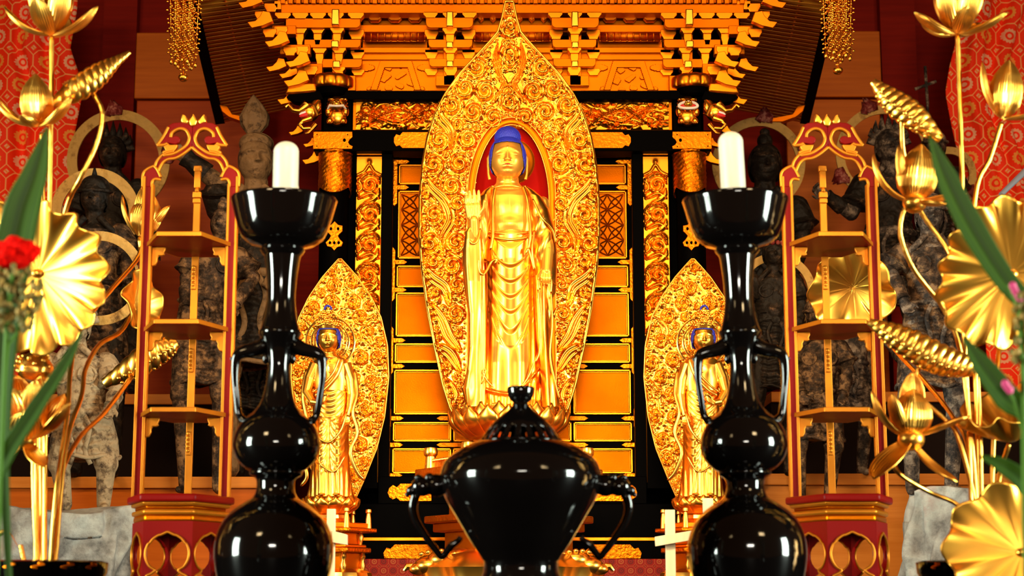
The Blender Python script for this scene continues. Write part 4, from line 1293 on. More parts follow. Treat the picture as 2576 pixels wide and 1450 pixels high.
for k in range(6):
    a = 2 * pi * k / 6
    c = (pc[0] + 196 * ps * cos(a), pc[1] + 196 * ps * sin(a))
    MB().lathe(c, [(2 * ps, Z(1126)), (16 * ps, Z(1128)), (18 * ps, Z(1138)), (17 * ps, Z(1146)), (13 * ps, Z(1150)), (15 * ps, Z(1176)), (16 * ps, Z(1184))], 16).build('rail_post', GOLDL, ped)
    a2 = 2 * pi * (k + 1) / 6
    c2 = (pc[0] + 196 * ps * cos(a2), pc[1] + 196 * ps * sin(a2))
    pts = []
    mid = [((c[0] * (1 - t) + c2[0] * t), (c[1] * (1 - t) + c2[1] * t), Z(1160)) for t in np.linspace(0, 1, 24)]
    bm = MB()
    for p in mid: bm.ball(p, 5 * ps, n=8, m=6)
    bm.build('bead_rail', GOLDL, ped)
# scaly crouching beasts and the lobed base that show under the burner
for sx in (-1, 1):
    be = MB()
    for (x, y, r) in ((1085, 1412, 30), (1120, 1398, 34), (1160, 1390, 30), (1060, 1420, 20)):
        xx = x if sx < 0 else 2560 - x
        be.ball(Pf(xx, y + 14, 110), r * 1.15 * ps, r * ps, r * 0.72 * ps, 20, 12)
    for k in range(7):
        xx = 1070 + k * 16
        xx = xx if sx < 0 else 2560 - xx
        be.ball(Pf(xx, 1398 - 8 * sin(k * 0.6), 132), 7 * ps, 6 * ps, 6 * ps, 8, 6)
    be.tube([Pf(1044 if sx < 0 else 1516, 1430, 110), Pf(1034 if sx < 0 else 1526, 1428, 112), Pf(1026 if sx < 0 else 1534, 1438, 112)], [12 * ps, 8 * ps, 4 * ps], 8)
    be.build('beast_carving', GOLDL, ped)
MB().lathe(pc, [(150 * ps, Z(1386)), (210 * ps, Z(1400)), (236 * ps, Z(1430)), (220 * ps, Z(1470)), (240 * ps, ZT + 0.02), (240 * ps, ZT + 0.001)], 72, mod=lambda a, i: 1 + 0.04 * cos(a * 12)).build('base', GOLDL, ped)
# ------------------------------------------------------------------ the two attendant figures
def attendant(m):
    tx = (lambda x: 2596 - x) if m else (lambda x: x)
    side = 'right' if m else 'left'
    where = 'on the right, beside the right candlestick' if m else 'on the left, beside the left candlestick'
    # mandorla
    A = Fr(4.10, tx(856), 960)
    cm = 1742 if m else 856
    man = thing('mandorla', 'smaller gold leaf shaped cloud mandorla %s' % where, 'halo', A(cm, 1275))
    hw = interp([652, 675, 700, 750, 800, 870, 950, 1050, 1130, 1210, 1290], [3, 24, 46, 80, 104, 120, 123, 112, 92, 60, 24])
    Lf, Rf = (lambda y: cm - hw(y)), (lambda y: cm + hw(y))
    rnd = random.Random(3 + m)
    rs = []
    for R in (22, 18, 15, 12, 9, 6, 4.5):
        for _ in range(900 if R > 8 else 2000):
            x, y = rnd.uniform(cm - 120, cm + 120), rnd.uniform(670, 1280)
            if abs(x - cm) > hw(y) - R * 0.5 - 5: continue
            if any(hypot(a - x, b_ - y) < (R + r) * 0.9 for a, b_, r in rs): continue
            rs.append((x, y, R))
    strm = [(spline(p, 14), 11, 8, 3) for p in ([(cm + 96, 800), (cm + 70, 830), (cm + 80, 870)], [(cm - 96, 800), (cm - 70, 830), (cm - 80, 870)], [(cm + 118, 960), (cm + 92, 990), (cm + 84, 1040)], [(cm - 118, 960), (cm - 92, 990), (cm - 84, 1040)])]
    def hf(PX, PY):
        h = np.zeros(PX.shape)
        for i, (x, y, R) in enumerate(rs):
            r0 = slice(max(0, int(np.searchsorted(PY[:, 0], y - R * 1.15))), int(np.searchsorted(PY[:, 0], y + R * 1.15)) + 1)
            h[r0] = np.maximum(h[r0], rosette_h(PX[r0], PY[r0], x, y, R, ph=i * 1.9, dr=1 if x < cm else -1, dome=0.42, ridge=0.16, turns=2.0))
        for p, w, am, rd in strm: h = np.maximum(h, stroke_h(PX, PY, p, w, am, rd))
        e = np.array([hw(y) for y in PY[:, 0]])[:, None] - np.abs(PX - cm)
        return h * np.clip(e / 8, 0, 1) + 5 * np.exp(-((e - 3) / 3) ** 2) + 3 * np.clip(np.cos(PY * 2 * pi / 10), 0, 1) * np.exp(-((e - 10) / 3) ** 2)
    relief('carved_board', GOLDR, man, A, Lf, Rf, 652, 1288, hf, step=1.75, d0=2, th=10)
    ysr = np.linspace(653, 1288, 70)
    MB().tube([A(Lf(y), y, 8) for y in ysr[::-1]] + [A(Rf(y), y, 8) for y in ysr], 1.8 * A.s, 6).build('rim', GOLD, man, angle=180)
    q_ = A(cm, 1282, -8)
    MB().box(q_[0] - 0.012, q_[0] + 0.012, q_[1] + 0.001, q_[1] + 0.016, ZT + 0.001, q_[2]).build('support_post', LACQ, man)
    # standing figure
    B = Fr(3.92, tx(832), 1000)
    c0 = tx(832)
    q = -1 if m else 1
    st = thing('bodhisattva_statue', 'small gilded crowned standing figure with blue hair, %s' % where, 'statue', B(c0, 1250))
    f = lambda x, y, d=0: B(c0 + q * (x - 832), y, d)
    s = B.s
    hx = c0 + q * -3
    mb = MB()
    head_mesh(mb, B, hx, 857, 28, 33, 28, 22)
    nk_ = interp([880, 892, 902], [15, 17, 25])
    loft(mb, B, lambda y: hx - nk_(y), lambda y: hx + nk_(y), interp([880, 902], [15, 20]), 10, 880, 903, n=32)
    tl = interp([896, 906, 920, 960, 1000], [26, 40, 46, 44, 40])
    loft(mb, B, lambda y: c0 - tl(y), lambda y: c0 + tl(y), interp([896, 920, 1000], [16, 26, 26]), 4, 896, 1002, n=56, fold=lambda X, Y: 4 * g1(np.abs(X - c0) - 16, 14) * g1(Y - 935, 16))
    for sx in (-1, 1):
        mb.tube([B(hx + sx * 28, 850, 16), B(hx + sx * 31, 862, 16), B(hx + sx * 29, 884, 18)], [2.4 * s, 3.4 * s, 2.6 * s], 8)
    # arms
    mb.tube([f(868, 918, 6), f(882, 958, 8), f(886, 996, 14), f(882, 1030, 22), f(876, 1050, 26)], [17 * s, 15 * s, 12 * s, 9 * s, 7 * s], 12)
    hand(mb, B, tuple((c0 + q * 44, 1046, 26)), U((-.1 * q, 1, .1)), U((-q, 0, 0.1)), U((0, 0, 1)), 34, curl=(0.7, 0.5, 0.5, 0.5), thumb=0.8)
    mb.tube([f(796, 918, 6), f(780, 955, 8), f(774, 990, 18), f(790, 1015, 34), f(806, 1018, 42)], [17 * s, 15 * s, 12 * s, 9 * s, 7 * s], 12)
    hand(mb, B, tuple((c0 + q * -26, 1018, 42)), U((.8 * q, -.5, .2)), U((0, -1, 0.1)), U((0, 0.1, 1)), 32, curl=(0.4, 0.3, 0.4, 0.5), thumb=0.8)
    for fx in (-18, 18):
        mb.capsule(B(c0 + fx, 995, 4), B(c0 + fx, 1240, 16), 13 * s, 9 * s)
        mb.ball(B(c0 + fx, 1247, 34), 11 * s, 22 * s, 5 * s)
    body = mb.build('body', GOLD, st, angle=180, remesh=0.0010, smooth=2)
    hb = MB()
    hair_mesh(hb, B, hx, 856, 28, 33, 28, 20, lambda x: 0.62 - 0.05 * x if x < .7 else 0.58 - (x - .7) * 4.6, k=1.09, n=48, rows=30)
    hb.build('hair', BLUE, st, angle=180, solid=0.002)
    cr = MB()
    P = np.zeros((6, 40, 3))
    for i in range(6):
        for k in range(40):
            a = 2 * pi * k / 40
            r = 27 + 4 * i / 5
            P[i, k] = B(hx + r * cos(a), 832 - i * 2.6, 20 + r * sin(a))
    cr.grid(P, wrap=True)
    for row in range(9):
        yy = 822 - row * 5.2
        ww = 34 - row * 2.9 + (4 if row == 2 else 0)
        nb = max(3, int(ww / 2.6))
        for k in range(nb):
            u = (k + .5) / nb * 2 - 1
            rr = rnd.uniform(2.4, 4.4)
            cr.ball(B(hx + u * ww, yy + 3 * abs(u) + rnd.uniform(-2, 2), 20 + 28 * sqrt(max(0, 1 - u * u)) * (1 - row * .05)), rr * s, rr * .8 * s, rr * s, 8, 6)
    cr.ball(B(hx, 788, 34), 8 * s, 8 * s, 12 * s, 12, 8)
    cr.ball(B(hx, 774, 34), 4 * s, 4 * s, 7 * s, 10, 8)
    for sx in (-1, 1):
        cr.tube([B(hx + sx * 10, 812, 46), B(hx + sx * 20, 806, 42), B(hx + sx * 26, 814, 36), B(hx + sx * 22, 822, 38)], [2 * s, 3 * s, 2.4 * s, 1.6 * s], 6)
        cr.tube([B(hx + sx * 27, 826, 20), B(hx + sx * 36, 842, 20), B(hx + sx * 36, 870, 18)], [2.5 * s, 2.5 * s, 1.5 * s], 6)
    crn = cr.build('crown', GOLDR, st)
    MB().tube([B(hx + 9 * cos(a), 786 + 10 * sin(a), 40) for a in np.linspace(pi, 2 * pi, 12)], 2.4 * s, 6).build('topknot', BLUE, crn)
    # round halo behind the head
    hl = MB()
    for r, w in ((62, 3), (48, 2.4), (42, 1.6)):
        hl.tube([B(hx + r * cos(a), 858 + r * sin(a), -14) for a in np.linspace(0, 2 * pi, 49)], w * s, 6, cap=False)
    for k in range(24):
        a = 2 * pi * k / 24
        hl.tube([B(hx + 30 * cos(a), 858 + 30 * sin(a), -14), B(hx + 62 * cos(a), 858 + 62 * sin(a), -14)], 0.9 * s, 5)
    hl.build('halo_ring', GOLDL, st)
    # robe
    rb = MB()
    lw = interp([985, 1000, 1060, 1120, 1180, 1230, 1252], [42, 44, 46, 46, 48, 54, 60])
    def rf(X, Y):
        x = (X - c0) / 44.0
        qd = np.clip(1 - x * x, 0, 1)
        ph_ = (Y - 44 * qd) / 14.0
        up = np.clip((1095 - Y - 20 * qd) / 30, 0, 1)
        xl = (np.abs(X - c0 + 2) - 22) / 22.0
        ql = np.clip(1 - xl * xl, 0, 1)
        lowf = 3.0 * ql * (1 - saw((Y - 34 * ql) / 20.0)) * np.clip((1200 - Y) / 30, 0, 1) + 9 * g1(np.abs(X - c0) - 22, 13) + 1.6 * np.cos((X - c0) * 2 * pi / 11 + .3 * np.sin(Y * .05)) * np.clip((Y - 1150) / 60, 0, 1)
        return 3.2 * qd * up * (1 - saw(ph_)) + (1 - up) * lowf + 1.5 * np.cos((X - c0) * 2 * pi / 9) * np.clip(np.abs(x) - .6, 0, 1)
    loft(rb, B, lambda y: c0 - lw(y), lambda y: c0 + lw(y), interp([985, 1060, 1252], [28, 32, 36]), 4, 985, 1252, fold=rf, step=1.6, n=96)
    rob = rb.build('robe', GOLD, st, angle=180)
    sc = MB()
    def bnd(pts, r): sc.tube([f(*p) for p in spline(pts, 22)], [r * s * k for k in [0.5] + [1] * 21 + [0.5]], 8)
    bnd([(866, 906, 28), (850, 950, 34), (820, 985, 36), (796, 1000, 34)], 5)
    bnd([(858, 904, 30), (840, 946, 36), (810, 978, 38), (792, 990, 34)], 3)
    bnd([(892, 930, 8), (900, 990, 18), (890, 1040, 30), (902, 1090, 30), (884, 1140, 34), (900, 1190, 28), (918, 1210, 20)], 5)
    bnd([(772, 930, 8), (764, 1000, 18), (778, 1080, 28), (766, 1150, 30), (776, 1200, 28), (760, 1225, 20)], 5)
    bnd([(876, 1040, 36), (860, 1090, 46), (830, 1118, 50), (800, 1095, 46), (788, 1040, 40)], 3.2)
    bnd([(800, 1150, 36), (816, 1176, 46), (846, 1190, 48), (872, 1150, 40)], 2.4)
    for k in range(4): sc.ball(B(c0, 908 + k * 16, 32), 2.6 * s, n=8, m=6)
    sc.build('scarf', GOLDL, rob, angle=180)
    # pedestal
    pz = lambda y: at(c0, y, 3.92).z
    pc_ = (B(c0, 1300)[0], 3.92)
    pd = thing('lotus_pedestal', 'small tiered gold lotus pedestal under the crowned figure %s' % where, 'pedestal', (pc_[0], 3.92, ZT))
    MB().lathe(pc_, [(2 * s, pz(1256)), (52 * s, pz(1256)), (54 * s, pz(1266)), (40 * s, pz(1285)), (24 * s, pz(1300)), (2 * s, pz(1300))], 40).build('lotus_seat', GOLD, pd)
    lotus_ring('petal', GOLD, pd, pc_, s, 12, 34, 60, pz(1292), pz(1250), 19, 9, 2, 0.0)
    lotus_ring('petal', GOLD, pd, pc_, s, 12, 38, 68, pz(1294), pz(1256), 19, 7, 3, 0.5)
    kw = dict(c=pc_, sc=s, zf=pz, parent=pd, bevel=0.002)
    MB().lathe(pc_, [(28 * s, pz(1288)), (44 * s, pz(1298)), (46 * s, pz(1306)), (36 * s, pz(1312)), (60 * s, pz(1318))], 36, mod=lambda a, i: 1 + 0.04 * cos(a * 12)).build('bead_moulding', GOLDL, pd)
    hexslab(116, 1331, 1341, **kw); hexslab(98, 1318, 1331, name='rail_band', mat=GOLDO, **kw); hexslab(70, 1341, 1372, name='waist', mat=GOLDS, **kw)
    hexslab(102, 1380, 1392, **kw); hexslab(90, 1372, 1380, mat=GOLDO, **kw); hexslab(76, 1392, 1436, name='foot_block', mat=GOLDS, **kw)
    MB().lathe(pc_, [(80 * s, pz(1432)), (100 * s, pz(1442)), (104 * s, pz(1456)), (110 * s, ZT + 0.001)], 48, mod=lambda a, i: 1 + 0.03 * cos(a * 16)).build('base', GOLDL, pd)
    for k in range(6):
        a = 2 * pi * k / 6
        c = (pc_[0] + 94 * s * cos(a), pc_[1] + 94 * s * sin(a))
        MB().lathe(c, [(1 * s, pz(1282)), (7 * s, pz(1283)), (8 * s, pz(1290)), (5 * s, pz(1293)), (7 * s, pz(1306)), (8 * s, pz(1332))], 14).build('rail_post', GOLDL, pd)
        c = (pc_[0] + 74 * s * cos(a), pc_[1] + 74 * s * sin(a))
        MB().lathe(c, [(4 * s, pz(1341)), (9 * s, pz(1350)), (7 * s, pz(1362)), (5 * s, pz(1372))], 12).build('corner_baluster', GOLDL, pd)
        MB().lathe((pc_[0] + 80 * s * cos(a), pc_[1] + 80 * s * sin(a)), [(5 * s, pz(1392)), (9 * s, pz(1402)), (5 * s, pz(1412)), (9 * s, pz(1424)), (6 * s, pz(1436))], 12).build('corner_baluster', GOLDL, pd)
attendant(0)
attendant(1)

# ------------------------------------------------------------------ black bronze candlesticks with white candles
CS_PROF = [(2, 522), (118, 518), (131, 503), (134, 499), (136, 503), (133, 512), (124, 545), (115, 575), (104, 597), (82, 612), (56, 619), (54, 622), (57, 628), (52, 636), (46, 642), (43, 660), (38, 700), (36, 750), (40, 790), (48, 822), (53, 831), (54, 838), (48, 850), (36, 872), (29, 905), (29, 935), (34, 975), (44, 1012), (62, 1036), (86, 1056), (102, 1082), (109, 1112), (107, 1134), (96, 1158), (78, 1176), (64, 1184), (66, 1188), (63, 1194), (50, 1202), (47, 1216), (48, 1232), (56, 1250), (74, 1262), (102, 1282), (126, 1308), (142, 1345), (147, 1378), (144, 1420), (132, 1470), (106, 1530), (78, 1580), (70, 1620), (96, 1652), (118, 1672)]
def candlestick(cx, lean, side):
    K = Fr(2.6, cx, 1000)
    s = K.s
    c = (K(cx, 1000)[0], 2.6)
    z0 = K(cx, 1672)[2]
    zz = lambda y: ZT + 0.001 + (K(cx, y)[2] - z0)
    t = thing('candlestick', 'tall black bronze candlestick with wide dish and two handles, %s of the incense burner' % side, 'candlestick', (c[0], 2.6, ZT))
    fine = []
    for i in range(len(CS_PROF) - 1): fine.append(CS_PROF[i])
    fine.append(CS_PROF[-1])
    dish = [p for p in fine if p[1] <= 636 or p in fine[:3]]
    stem = [p for p in fine if p[1] >= 636]
    MB().lathe(c, [(r * s, zz(y)) for r, y in fine[:15]], 72).build('dish', BRONZE, t, angle=50)
    st = spline([(r, y) for r, y in fine[14:36]], 110)
    lo = spline([(r, y) for r, y in fine[35:]], 80)
    MB().lathe(c, [(max(2, r) * s, zz(y)) for r, y in st + lo] + [(2 * s, zz(1672))], 72).build('stem', BRONZE, t, angle=60)
    f = lambda x, y, d=0: (c[0] + x * s, 2.6 - d * s, zz(y))
    for sx in (-1, 1):
        h = MB()
        pts = spline([(38 * sx, 868, 0), (62 * sx, 878, 4), (94 * sx, 886, 6), (108 * sx, 902, 6), (110 * sx, 950, 4), (104 * sx, 1000, 2), (98 * sx, 1040, 0), (84 * sx, 1058, 0)], 28)
        h.tube([f(*p) for p in pts], [s * r for r in np.interp(np.linspace(0, 1, 29), [0, .15, .35, .6, .9, 1], [22, 18, 15, 9, 9, 12])], 12)
        h.ball(f(46 * sx, 872, 4), 15 * s, 12 * s, 13 * s); h.ball(f(104 * sx, 892, 8), 12 * s, 11 * s, 12 * s)
        h.ball(f(118 * sx, 902, 6), 6 * s, 6 * s, 6 * s, 10, 8); h.ball(f(60 * sx, 866, 10), 6 * s, 6 * s, 6 * s, 10, 8)
        h.ball(f(34 * sx, 900, 4), 9 * s, 9 * s, 16 * s, 10, 8)
        h.build('handle', BRONZE, t, angle=180)
    t.rotation_euler = (0, lean, 0)
    return K, c, zz, s
for (cx, lean, side, ccx, w, ty, by) in ((696, 0.006, 'left', 719, 31.5, 357, 508), (1874, -0.011, 'right', 1845, 31.0, 332, 508)):
    K, c, zz, s = candlestick(cx, lean, side)
    Kc = Fr(2.6, ccx, 430)
    s = Kc.s
    cc = (Kc(ccx, 430)[0], 2.6)
    Zc = lambda y: Kc(ccx, y)[2]
    pr = [(1, ty)] + [(w * sin(a), ty + 26 * (1 - cos(a))) for a in np.linspace(0.15, pi / 2, 10)] + [(w, by - 40), (w, by), (1, by)]
    lab = 'white pillar candle with a domed top standing in the %s candlestick dish' % side
    if side == 'left':
        cd = thing('candle', lab, 'candle', (cc[0], 2.6, Zc(by)), 'white candles in the candlesticks')
        MB().lathe(cc, [(r * s, Zc(y)) for r, y in pr], 40).build('wax', WAX, cd, angle=60)
        MB().tube([Kc(ccx + 30.5, 470 + k, 8) for k in range(0, 38, 3)], [s * r for r in np.interp(range(13), [0, 6, 12], [2, 5, 5.5])], 8).build('wax_drip', WAX, cd)
    else:
        cd = MB().lathe(cc, [(r * s, Zc(y)) for r, y in pr], 40).build('candle', WAX, angle=60)
        tag(cd, lab, 'candle', 'white candles in the candlesticks')
        cd.rotation_euler = (0, -0.035, 0)

# ------------------------------------------------------------------ incense burner
K = Fr(2.5, 1310, 1200)
s = K.s
c = (K(1310, 1200)[0], 2.5)
zz = lambda y: K(1310, y)[2]
bur = thing('incense_burner', 'big round black bronze incense burner with pierced lid in the centre foreground', 'incense burner', (c[0], 2.5, ZT))
prof = spline([(100, 1110), (128, 1118), (162, 1136), (190, 1160), (202, 1190), (203, 1208), (198, 1232), (186, 1262), (166, 1296), (146, 1330), (126, 1364), (104, 1396), (95, 1410)], 60)
MB().lathe(c, [(r * s, zz(y)) for r, y in prof] + [(92 * s, zz(1414)), (94 * s, zz(1440)), (104 * s, zz(1470))], 80).build('bowl', BRONZE, bur, angle=60)
MB().lathe(c, [(88 * s, zz(1466)), (108 * s, zz(1470)), (112 * s, zz(1490)), (104 * s, zz(1500)), (128 * s, zz(1560)), (140 * s, zz(1630)), (142 * s, ZT + 0.001)], 64).build('foot', BRONZE, bur)
# pierced lid
lp_ = [(18, 1022), (22, 1026), (34, 1038), (54, 1053), (70, 1068), (80, 1080), (85, 1087), (89, 1093), (93, 1099), (98, 1105), (103, 1110), (110, 1114)]
n = 120
mb = MB()
P = np.array([[(c[0] + r * s * cos(2 * pi * k / n), c[1] + r * s * sin(2 * pi * k / n), zz(y)) for k in range(n)] for r, y in lp_])
fs = []
for i in range(len(lp_) - 1):
    for k in range(n):
        if 5 <= i <= 9 and (k % 6) in (0, 1, 2) : continue
        k2 = (k + 1) % n
        fs.append((i * n + k, (i + 1) * n + k, (i + 1) * n + k2, i * n + k2))
mb.add(P.reshape(-1, 3).tolist(), fs)
lid = mb.build('lid', BRONZE, bur, angle=180, solid=0.003)
MB().lathe(c, [(2 * s, zz(973)), (34 * s, zz(974)), (36 * s, zz(980)), (33 * s, zz(996)), (27 * s, zz(1008)), (19 * s, zz(1014)), (21 * s, zz(1020)), (18 * s, zz(1026))], 40).build('knob', BRONZE, lid)
for sx in (-1, 1):
    f = lambda x, y, d=0: (c[0] + sx * x * s, 2.5 - d * s, zz(y))
    h = MB()
    h.ball(f(212, 1222, 10), 34 * s, 26 * s, 28 * s); h.ball(f(246, 1226, 14), 30 * s, 24 * s, 24 * s)
    h.ball(f(272, 1236, 14), 16 * s, 15 * s, 14 * s); h.ball(f(256, 1204, 20), 11 * s, 10 * s, 9 * s); h.ball(f(228, 1204, 26), 12 * s, 8 * s, 12 * s); h.ball(f(284, 1246, 14), 7 * s, 7 * s, 7 * s, 10, 8)
    pts = spline([(262, 1244, 12), (270, 1275, 10), (262, 1310, 8), (238, 1350, 6), (212, 1385, 4), (197, 1402, 2), (186, 1390, 2), (172, 1372, 4), (158, 1362, 4), (150, 1352, 2)], 40)
    h.tube([f(*p) for p in pts], [s * r for r in np.interp(np.linspace(0, 1, 41), [0, .2, .6, .75, 1], [13, 10, 8.5, 10, 7])], 10)
    h.build('handle', BRONZE, bur, angle=180)

# ------------------------------------------------------------------ red and gold tray stands
def tray_stand(cx, Y, side, label):
    K = Fr(Y, cx, 900)
    s = K.s
    X0 = K(cx, 900)[0]
    zf = lambda y: K(cx, y)[2]
    t = thing('offering_stand', label, 'stand', (X0, Y, ZT))
    ax = lambda px: X0 + px * s                         # px measured from the stand's axis
    r, KY = 108.0, 1.5                                  # the trays are deeper than they are wide
    # shelves: hexagonal trays
    def hexa(rr, z0, z1, name, mat, par, bev=0.002, yo=0):
        out = [(rr * s * cos(pi * k / 3), rr * s * sin(pi * k / 3)) for k in range(6)]
        v_ = [(X0 + x, Y + KY * y, z0) for x, y in out] + [(X0 + x, Y + KY * y, z1) for x, y in out]
        f_ = [tuple(range(6)), tuple(range(11, 5, -1))] + [(i, i + 6, (i + 1) % 6 + 6, (i + 1) % 6) for i in range(6)]
        return MB().add(v_, f_).build(name, mat, par, bevel=bev, angle=30)
    def hexring(rr, w, z0, z1, name, mat, par):
        mb = MB()
        for a, b_ in (((rr, z0), (rr, z1)), ):
            pass
        P = []
        for (q, z) in ((rr, z0), (rr, z1), (rr - w, z1), (rr - w, z0), (rr, z0)):
            P.append([(X0 + q * s * cos(pi * k / 3), Y + KY * q * s * sin(pi * k / 3), z) for k in range(6)])
        mb.grid(np.array(P), wrap=True)
        return mb.build(name, mat, par, bevel=0.0015, angle=30)
    for yp in (617, 831, 1046):
        sh = hexa(r - 3, zf(yp) - 5 * s, zf(yp) + 1 * s, 'shelf', RED, t)
        hexring(r + 1, 4, zf(yp) - 4.5 * s, zf(yp) + 6.5 * s, 'shelf_rim', GOLDT, sh)
        for sx in (-1, 1):
            pts = [(0, 6), (34, 6), (34, 14), (30, 22), (33, 27), (26, 31), (18, 30), (14, 38), (15, 46), (9, 58), (0, 60)]
            out = [(ax(sx * (r - 14 - p[0])), zf(yp) - p[1] * s * 0.92) for p in pts]
            MB().prism(out, Y - 5 * s, Y + 5 * s).build('shelf_bracket', GOLDT, sh, bevel=0.0015)
    # front posts: red face between two gold edges
    for sx in (-1, 1):
        z0, z1 = zf(1262), zf(440)
        p_ = MB().box(*sorted((ax(sx * (r - 7)), ax(sx * (r + 7)))), Y - 7.5 * s, Y + 7.5 * s, z0, z1).build('post', RED, t)
        g_ = MB()
        for e in (-10.5, 10.5):
            g_.box(*sorted((ax(sx * r + e - 3.5), ax(sx * r + e + 3.5))), Y - 12 * s, Y + 10 * s, z0, z1 - (6 * s if e * sx > 0 else 26 * s))
        g_.build('post_edge', GOLDT, p_, bevel=0.0012)
    # back post
    bo = -8 if X0 < 0 else 8
    bp = MB().box(ax(-9 + bo), ax(9 + bo), Y + KY * r * 0.82 * s - 4 * s, Y + KY * r * 0.82 * s + 4 * s, zf(1262), zf(470)).build('back_post', GOLDT, t, bevel=0.001)
    h = MB()
    yb = Y + KY * r * 0.80 * s
    for i, (y0, y1, w) in enumerate(((455, 470, 11), (472, 484, 10), (388, 402, 10), (402, 445, 8))):
        h.box(ax(bo - w), ax(bo + w), yb - 8 * s, yb + 6 * s, zf(y1), zf(y0))
    h.tube([(ax(bo), yb, zf(444)), (ax(bo), yb - 8 * s, zf(452)), (ax(bo), yb, zf(458))], 6 * s, 8)
    h.build('hook', GOLDT, bp, bevel=0.002)
    for yp in (617, 831, 1046):
        h = MB()
        for k in range(5):
            h.ball((ax(bo - 2), yb - 6 * s, zf(yp + 34 + k * 11)), 6 * s, 6 * s, 6 * s, 10, 8)
        h.box(ax(bo - 8), ax(bo + 5), yb - 8 * s, yb + 2 * s, zf(yp + 90), zf(yp + 30))
        h.build('hanging_clasp', GOLDT, bp, bevel=0.001)
    # arch and crest, traced on the stand's own plane (pixels of the enlarged crop)
    k_ = 1 / 3.297
    C = lambda x, y, sx: (ax(sx * (540 - x) * k_ * -1 * 1.0), zf(260 + y * k_))
    def both(name, mat, pts, y0, y1, par=None, bev=0.0015):
        res = []
        for sx in (1, -1):
            res.append(MB().prism([C(x, y, sx) for x, y in pts], Y - y0 * s, Y + y1 * s).build(name, mat, par or t, bevel=bev))
        return res
    def edge(par, paths, rad, d=8):
        for sx, p_ in zip((1, -1), par):
            mb = MB()
            for pts in paths:
                mb.tube([(C(x, y, sx)[0], Y - d * s, C(x, y, sx)[1]) for x, y in spline(pts, 8 * len(pts))], rad * s, 8)
            mb.build('gold_edge', GOLDT, p_, angle=180)
    shoulder = both('post_shoulder', RED, [(142, 625), (142, 596), (172, 558), (225, 530), (250, 556), (284, 616), (268, 640), (240, 628), (214, 652), (210, 700), (142, 700)], 9, 9)
    edge(shoulder, [[(136, 700), (136, 594), (170, 552), (226, 526)], [(226, 526), (256, 560), (286, 618)], [(286, 640), (240, 634), (216, 655), (214, 700)]], 4.0)
    arch = both('arch', RED, [(236, 530), (250, 490), (285, 448), (330, 424), (400, 410), (452, 385), (500, 345), (540, 330), (540, 372), (470, 425), (400, 462), (340, 470), (300, 495), (272, 545), (262, 575)], 8, 8)
    edge(arch, [[(232, 530), (248, 486), (284, 443), (330, 418), (388, 404)], [(262, 572), (272, 545), (300, 497), (342, 470), (405, 460), (470, 425), (540, 370)]], 4.0)
    crest = both('crest', RED, [(540, 205), (490, 174), (430, 165), (370, 171), (337, 190), (302, 270), (258, 350), (300, 348), (345, 338), (400, 347), (430, 332), (440, 305), (425, 283), (395, 276), (362, 287), (368, 258), (400, 234), (440, 222), (482, 236), (507, 275), (509, 312), (490, 352), (450, 388), (420, 402), (470, 404), (540, 345)], 9, 9)
    edge(crest, [[(335, 205), (300, 275), (246, 356)], [(246, 356), (300, 352), (332, 340)], [(358, 290), (364, 256), (398, 228), (440, 217), (486, 232), (512, 274), (513, 312), (492, 355), (450, 390), (385, 425), (300, 440)]], 4.4)
    both('crest_leaf', GOLDT, [(335, 335), (352, 352), (420, 350), (408, 380), (382, 418), (300, 434), (288, 405), (318, 395), (300, 365)], 10, 8)
    fin = MB()
    for pts in ([(540, 85), (500, 150), (515, 190), (540, 205), (565, 190), (580, 150)], [(440, 92), (434, 160), (480, 185), (505, 155), (480, 105)], [(640, 92), (655, 160), (605, 190), (578, 155), (610, 105)]):
        fin.prism([C(x, y, 1) for x, y in pts], Y - 9 * s, Y + 9 * s)
    fin.build('finial', GOLD, t, bevel=0.003)
    # hexagonal base
    hexa(134, zf(1271), zf(1252), 'base_top', RED, t, 0.004)
    for (rr, y0, y1, mt) in ((124, 1270, 1280, GOLDT), (113, 1280, 1289, GOLDS), (122, 1289, 1302, GOLDT), (117, 1302, 1319, GOLDS)):
        hexa(rr, zf(y1), zf(y0), 'base_moulding', mt, t, 0.004)
    rb_, zt_, zb_ = 118 * s, zf(1318), ZT + 0.012
    side_ = rb_
    H = zt_ - zb_
    # lobed keyhole opening, in pixels: (across, below the top of the panel)
    hk = [(0, 26), (-10, 30), (-17, 33), (-22, 34), (-34, 42), (-42, 52), (-46, 55), (-51, 68), (-52, 82), (-48, 96), (-40, 108), (-28, 116), (-36, 124), (-48, 131), (-44, 150), (-48, 190)]
    bot = H / s - 30
    ky = [(u * s, H - w * s) for u, w in hk[::-1] if w < bot] + [(-u * s, H - w * s) for u, w in hk[1:] if w < bot]
    ky = [(-46 * s, H - bot * s)] + ky + [(46 * s, H - bot * s)]
    ky = [(ky[0][0], 0.0)] + ky + [(ky[-1][0], 0.0)]
    for k in range(6):
        a = pi / 3 * k + pi / 6
        nx_, ny_ = cos(a), sin(a)
        tx_, ty_ = -ny_, nx_
        ap_ = rb_ * 0.866
        P3 = lambda u, w, o: (X0 + nx_ * (ap_ - o) + tx_ * u, Y + KY * (ny_ * (ap_ - o) + ty_ * u), zb_ + w)
        out = [(-side_ / 2, 0)] + ky + [(side_ / 2, 0), (side_ / 2, H), (-side_ / 2, H)]
        n_ = len(out)
        v_ = [P3(u, w, 0) for u, w in out] + [P3(u, w, 0.008) for u, w in out]
        f_ = [tuple(range(n_))[::-1], tuple(range(n_, 2 * n_))] + [(i, (i + 1) % n_, (i + 1) % n_ + n_, i + n_) for i in range(n_)]
        fp = MB().add(v_, f_).build('base_panel', RED, t, angle=30)
